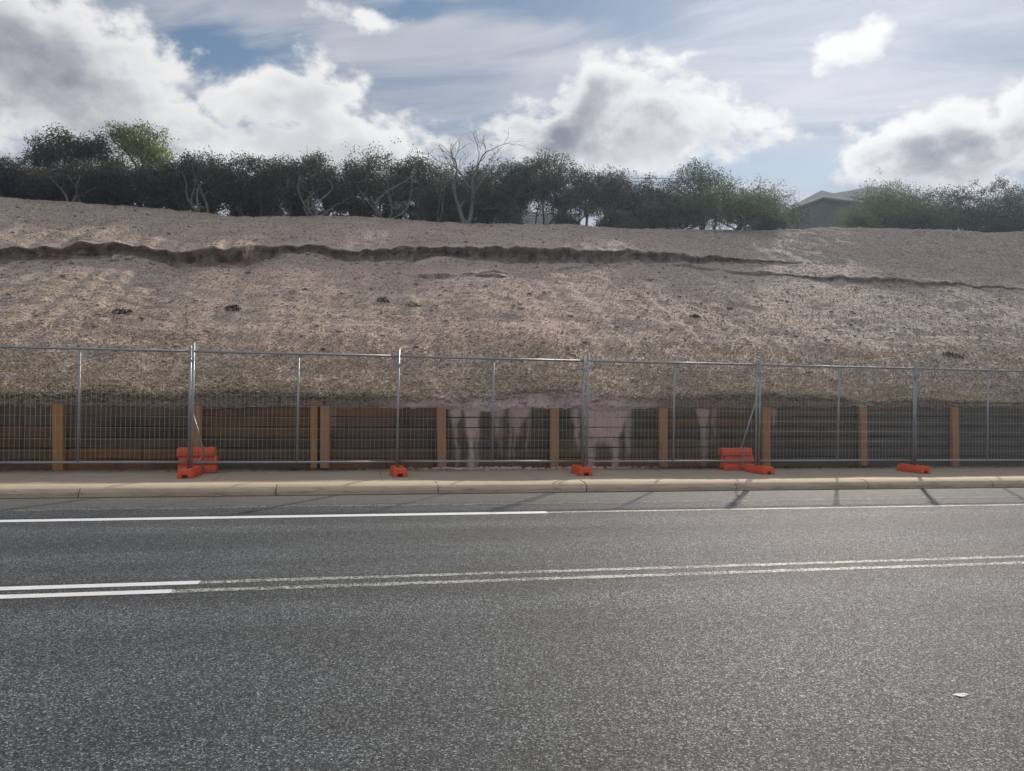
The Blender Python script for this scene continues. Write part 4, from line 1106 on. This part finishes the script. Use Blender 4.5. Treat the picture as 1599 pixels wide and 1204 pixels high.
# darker growth that closes the belt behind the front row
for i, x in enumerate(range(-60, 1020, 40)):
    yt = 262 + (i * 37 % 23) + (6 if 760 < x < 1000 else 0)
    T('understorey_bush', x + (i * 29 % 13), yt, 44, 36.4 + (i * 17 % 23) * .06, 'dark understorey bush filling the belt behind the front row of scrub', 'dark' if i % 3 else 'grey', 8500 if not 780 < x < 1000 else 5200, .11, .03 if x < 790 else .34, 2, nblob=12, group='dark bushes filling the back of the belt', cat='bush')
for x, yt, hw, st, lb in ((694, 256, 46, 'mid', 'dark scrub tree directly behind the slim leafless stems'), (742, 258, 44, 'dark', 'dark scrub tree directly behind the right fork of the large bare tree'),
                          (1180, 296, 44, 'mid', 'dark green tree just left of the house behind the big rounded bush'), (1020, 288, 50, 'dark', 'dark scrub tree closing the gap left of the rounded trees')):
    T('scrub_tree', x, yt, hw, 37.0, lb, st, 9500, .10, .05, 3, nblob=20)
# bare trees
bare_tree('bare_tree', 728, 205, 34.1, 'large leafless tree with pale forked trunk standing out of the belt', [(-.30, 1, .42), (.55, 1, .46)], 5, 1.0, 4, .10)
bare_tree('bare_tree', 686, 214, 34.5, 'slim leafless stems just left of the large bare tree', [(-.10, 1, .6), (.12, 1, .5)], 12, .8, 3, .05)
bare_tree('bare_tree', 497, 232, 34.0, 'small pale forked dead trunk in front of the left belt', [(-.35, 1, .5), (.5, .9, .42)], 23, .9, 3, .055)
bare_tree('bare_tree', 985, 262, 35.6, 'twiggy dead tree top at the edge of the sparse leaning scrub', [(-.2, 1, .5), (.35, 1, .5), (.1, 1, .55)], 31, 1.0, 4, .04, pale=False)

# pale arching stems in front of the belt belong to their own shrubs
# ------------------------------------------------------------------ houses behind the crest, fence and cable
M_WALLH = material('rendered_wall', lambda N, P, O, geo: {'Base Color': N.mix(N.noise(P, 1.2, 4), (.055, .075, .085), (.085, .105, .115)), 'Roughness': .85})
def f_roof(N, P, O, geo):
    x = N.sep(O)[0]; rib = N.math('ABSOLUTE', N.math('SUBTRACT', N.math('FRACT', N.math('MULTIPLY', x, 4.0)), .5))
    return {'Base Color': N.mix(N.noise(P, .8, 4), (.24, .28, .28), (.33, .36, .36)), 'Metallic': .0, 'Roughness': .7, 'Specular IOR Level': .0, 'Normal': N.bump(rib, .25, .02)}
M_ROOF = material('metal_roof', f_roof)
M_GLASS = material('window_glass', lambda N, P, O, geo: {'Base Color': (.03, .04, .05), 'Roughness': .08, 'Specular IOR Level': .6})
M_TRIM = material('pale_trim', lambda N, P, O, geo: {'Base Color': N.mix(N.noise(P, 4, 3), (.55, .56, .55), (.66, .66, .64)), 'Roughness': .6})
def house():
    Y = 50.0; c = at(1285, 308, Y); zb = float(hill_base(c.x, Y)); eave = c.z - zb
    h = empty('house', (c.x, Y, zb), 'blue-grey house with low hipped metal roof behind the bushes on the right', 'house')
    A = Vector((at(1232, 316, 54).x - c.x, 4.2, 0)); B = Vector((at(1337, 308, 50.6).x - c.x, .7, 0))     # the near corner's two wall directions
    C = A + B
    q = [Vector((0, 0, 0)), B, C, A]
    mb = MB(); mb.add([(p.x, p.y, -.5) for p in q] + [(p.x, p.y, eave - .05) for p in q], [(0, 1, 5, 4), (1, 2, 6, 5), (2, 3, 7, 6), (3, 0, 4, 7)]); mb.build('wall', M_WALLH, h)
    apex = at(1283, 297, Y + 2.4); ap = Vector((apex.x - c.x, 2.4, apex.z - zb)); cen = C / 2
    ov = [p + (p - cen).normalized() * .45 for p in q]
    mb = MB(); mb.add([(p.x, p.y, eave) for p in ov] + [(p.x, p.y, eave - .14) for p in ov] + [(ap.x, ap.y, ap.z)],
                      [(0, 1, 8), (1, 2, 8), (2, 3, 8), (3, 0, 8), (0, 4, 5, 1), (1, 5, 6, 2), (2, 6, 7, 3), (3, 7, 4, 0), (7, 6, 5, 4)]); mb.build('roof', M_ROOF, h)
    mb = MB(); mb.tube([tuple(ov[i] + Vector((0, 0, eave - .05)) + (ov[i] - cen).normalized() * .05) for i in (3, 0, 1)], .06, 6); mb.build('gutter', M_TRIM, h)
    d = A.normalized(); nrm = Vector((-d.y, d.x, 0)); nrm = nrm if nrm.dot(cen) < 0 else -nrm
    p0 = A * .35 + nrm * .02; p1 = A * .62 + nrm * .02
    mb = MB(); mb.add([(p0.x, p0.y, eave - 1.5), (p1.x, p1.y, eave - 1.5), (p1.x, p1.y, eave - .5), (p0.x, p0.y, eave - .5)], [(0, 1, 2, 3)])
    wd = mb.build('window', M_GLASS, h); md = wd.modifiers.new('solid', 'SOLIDIFY'); md.thickness = .03
house()
def house_behind():
    Y = 60.0; r0 = at(1372, 287, Y + 3); r1 = at(1396, 288, Y + 3); e0 = at(1292, 303.5, Y); e1 = at(1445, 306, Y); zb = float(hill_base(r0.x, Y))
    h = empty('house', ((e0.x + e1.x) / 2, Y, zb), 'larger house with long pale hipped roof rising behind the first house', 'house')
    X0 = (e0.x + e1.x) / 2; ev = e0.z - zb; rz = r0.z - zb
    q = [(e0.x - X0, 0), (e1.x - X0, 0), (e1.x - X0, 8), (e0.x - X0, 8)]
    mb = MB(); mb.add([(x * .95, .3 + y * .93, -.5) for x, y in q] + [(x * .95, .3 + y * .93, ev) for x, y in q], [(0, 1, 5, 4), (1, 2, 6, 5), (2, 3, 7, 6), (3, 0, 4, 7)]); mb.build('wall', M_WALLH, h)
    mb = MB(); mb.add([(x, y, ev) for x, y in q] + [(x, y, ev - .15) for x, y in q] + [(r0.x - X0, 4, rz), (r1.x - X0, 4, rz)],
                      [(0, 1, 9, 8), (1, 2, 9), (2, 3, 8, 9), (3, 0, 8), (0, 4, 5, 1), (1, 5, 6, 2), (2, 6, 7, 3), (3, 7, 4, 0), (7, 6, 5, 4)]); mb.build('roof', M_ROOF, h)
house_behind()
def boundary():
    Y = 41.0; a = at(745, 327, Y); b = at(905, 330, Y); zb = float(hill_base(a.x, Y))
    t = empty('paling_fence', (a.x, Y, zb), 'grey horizontal board fence glimpsed between trunks right of the bare tree', 'fence')
    L = b.x - a.x; h = a.z - zb; mb = MB(); z = .05
    while z + .14 < h: mb.box(0, L, -.012, .012, z, z + .135); z += .15
    mb.build('board_panel', material('grey_boards', lambda N, P, O, geo: {'Base Color': N.mix(N.noise(N.stretch(P, (1, 8, 8)), 2, 4), (.22, .23, .25), (.40, .41, .43)), 'Roughness': .8}), t)
    for k in range(4): m2 = MB(); m2.box(L * k / 3 - .05, L * k / 3 + .05, .014, .11, -.2, h + .03); m2.build('post', M_BARK, t)
boundary()
def cable():
    pa = at(1094, 276, 42); X = pa.x; zb = float(hill_base(X, 42))
    p = empty('power_pole', (X, 42, zb), 'power pole hidden among the rounded trees where the overhead cable ends', 'pole')
    tube_part('pole', [(0, 0, -.3), (0, 0, pa.z - zb)], .10, M_BARK, p); m = MB(); m.box(-.6, .6, -.06, .06, pa.z - zb - .25, pa.z - zb - .15); m.build('cross_arm', M_BARK, p)
    M_C = material('black_cable', lambda N, P, O, geo: {'Base Color': (.02, .02, .02), 'Roughness': .6})
    b = at(-400, 236, 42)
    for k, (dz, lb) in enumerate(((0, 'upper thin overhead cable passing behind the tree tops'), (-.22, 'lower thin overhead cable just under the other one'))):
        pts = []
        for i in range(41):
            f = i / 40; pts.append((pa.x * (1 - f) + b.x * f, 42, pa.z - .1 + (b.z - pa.z) * f + dz - 1.1 * f * (1 - f)))
        mb = MB(); mb.tube(pts, .014, 5); tag(mb.build('overhead_cable', M_C, None), lb, 'cable', 'overhead cables behind the trees')
cable()


# ------------------------------------------------------------------ haze volume added to imitate veiling lens glare
def glare_haze():
    m = bpy.data.materials.new('glare_haze'); m.use_nodes = True; t = m.node_tree; t.nodes.clear()
    o = t.nodes.new('ShaderNodeOutputMaterial'); v = t.nodes.new('ShaderNodeVolumePrincipled')
    v.inputs['Color'].default_value = (.62, .80, 1.0, 1); v.inputs['Density'].default_value = .0009; v.inputs['Anisotropy'].default_value = .5
    t.links.new(v.outputs[0], o.inputs['Volume'])
    mb = MB(); mb.box(-410, 410, -410, 425, -9.5, 26)
    tag(mb.build('haze', m, None), 'thin pale haze volume, added to imitate lens glare, over the road, slope and trees', 'haze', kind='stuff')
glare_haze()
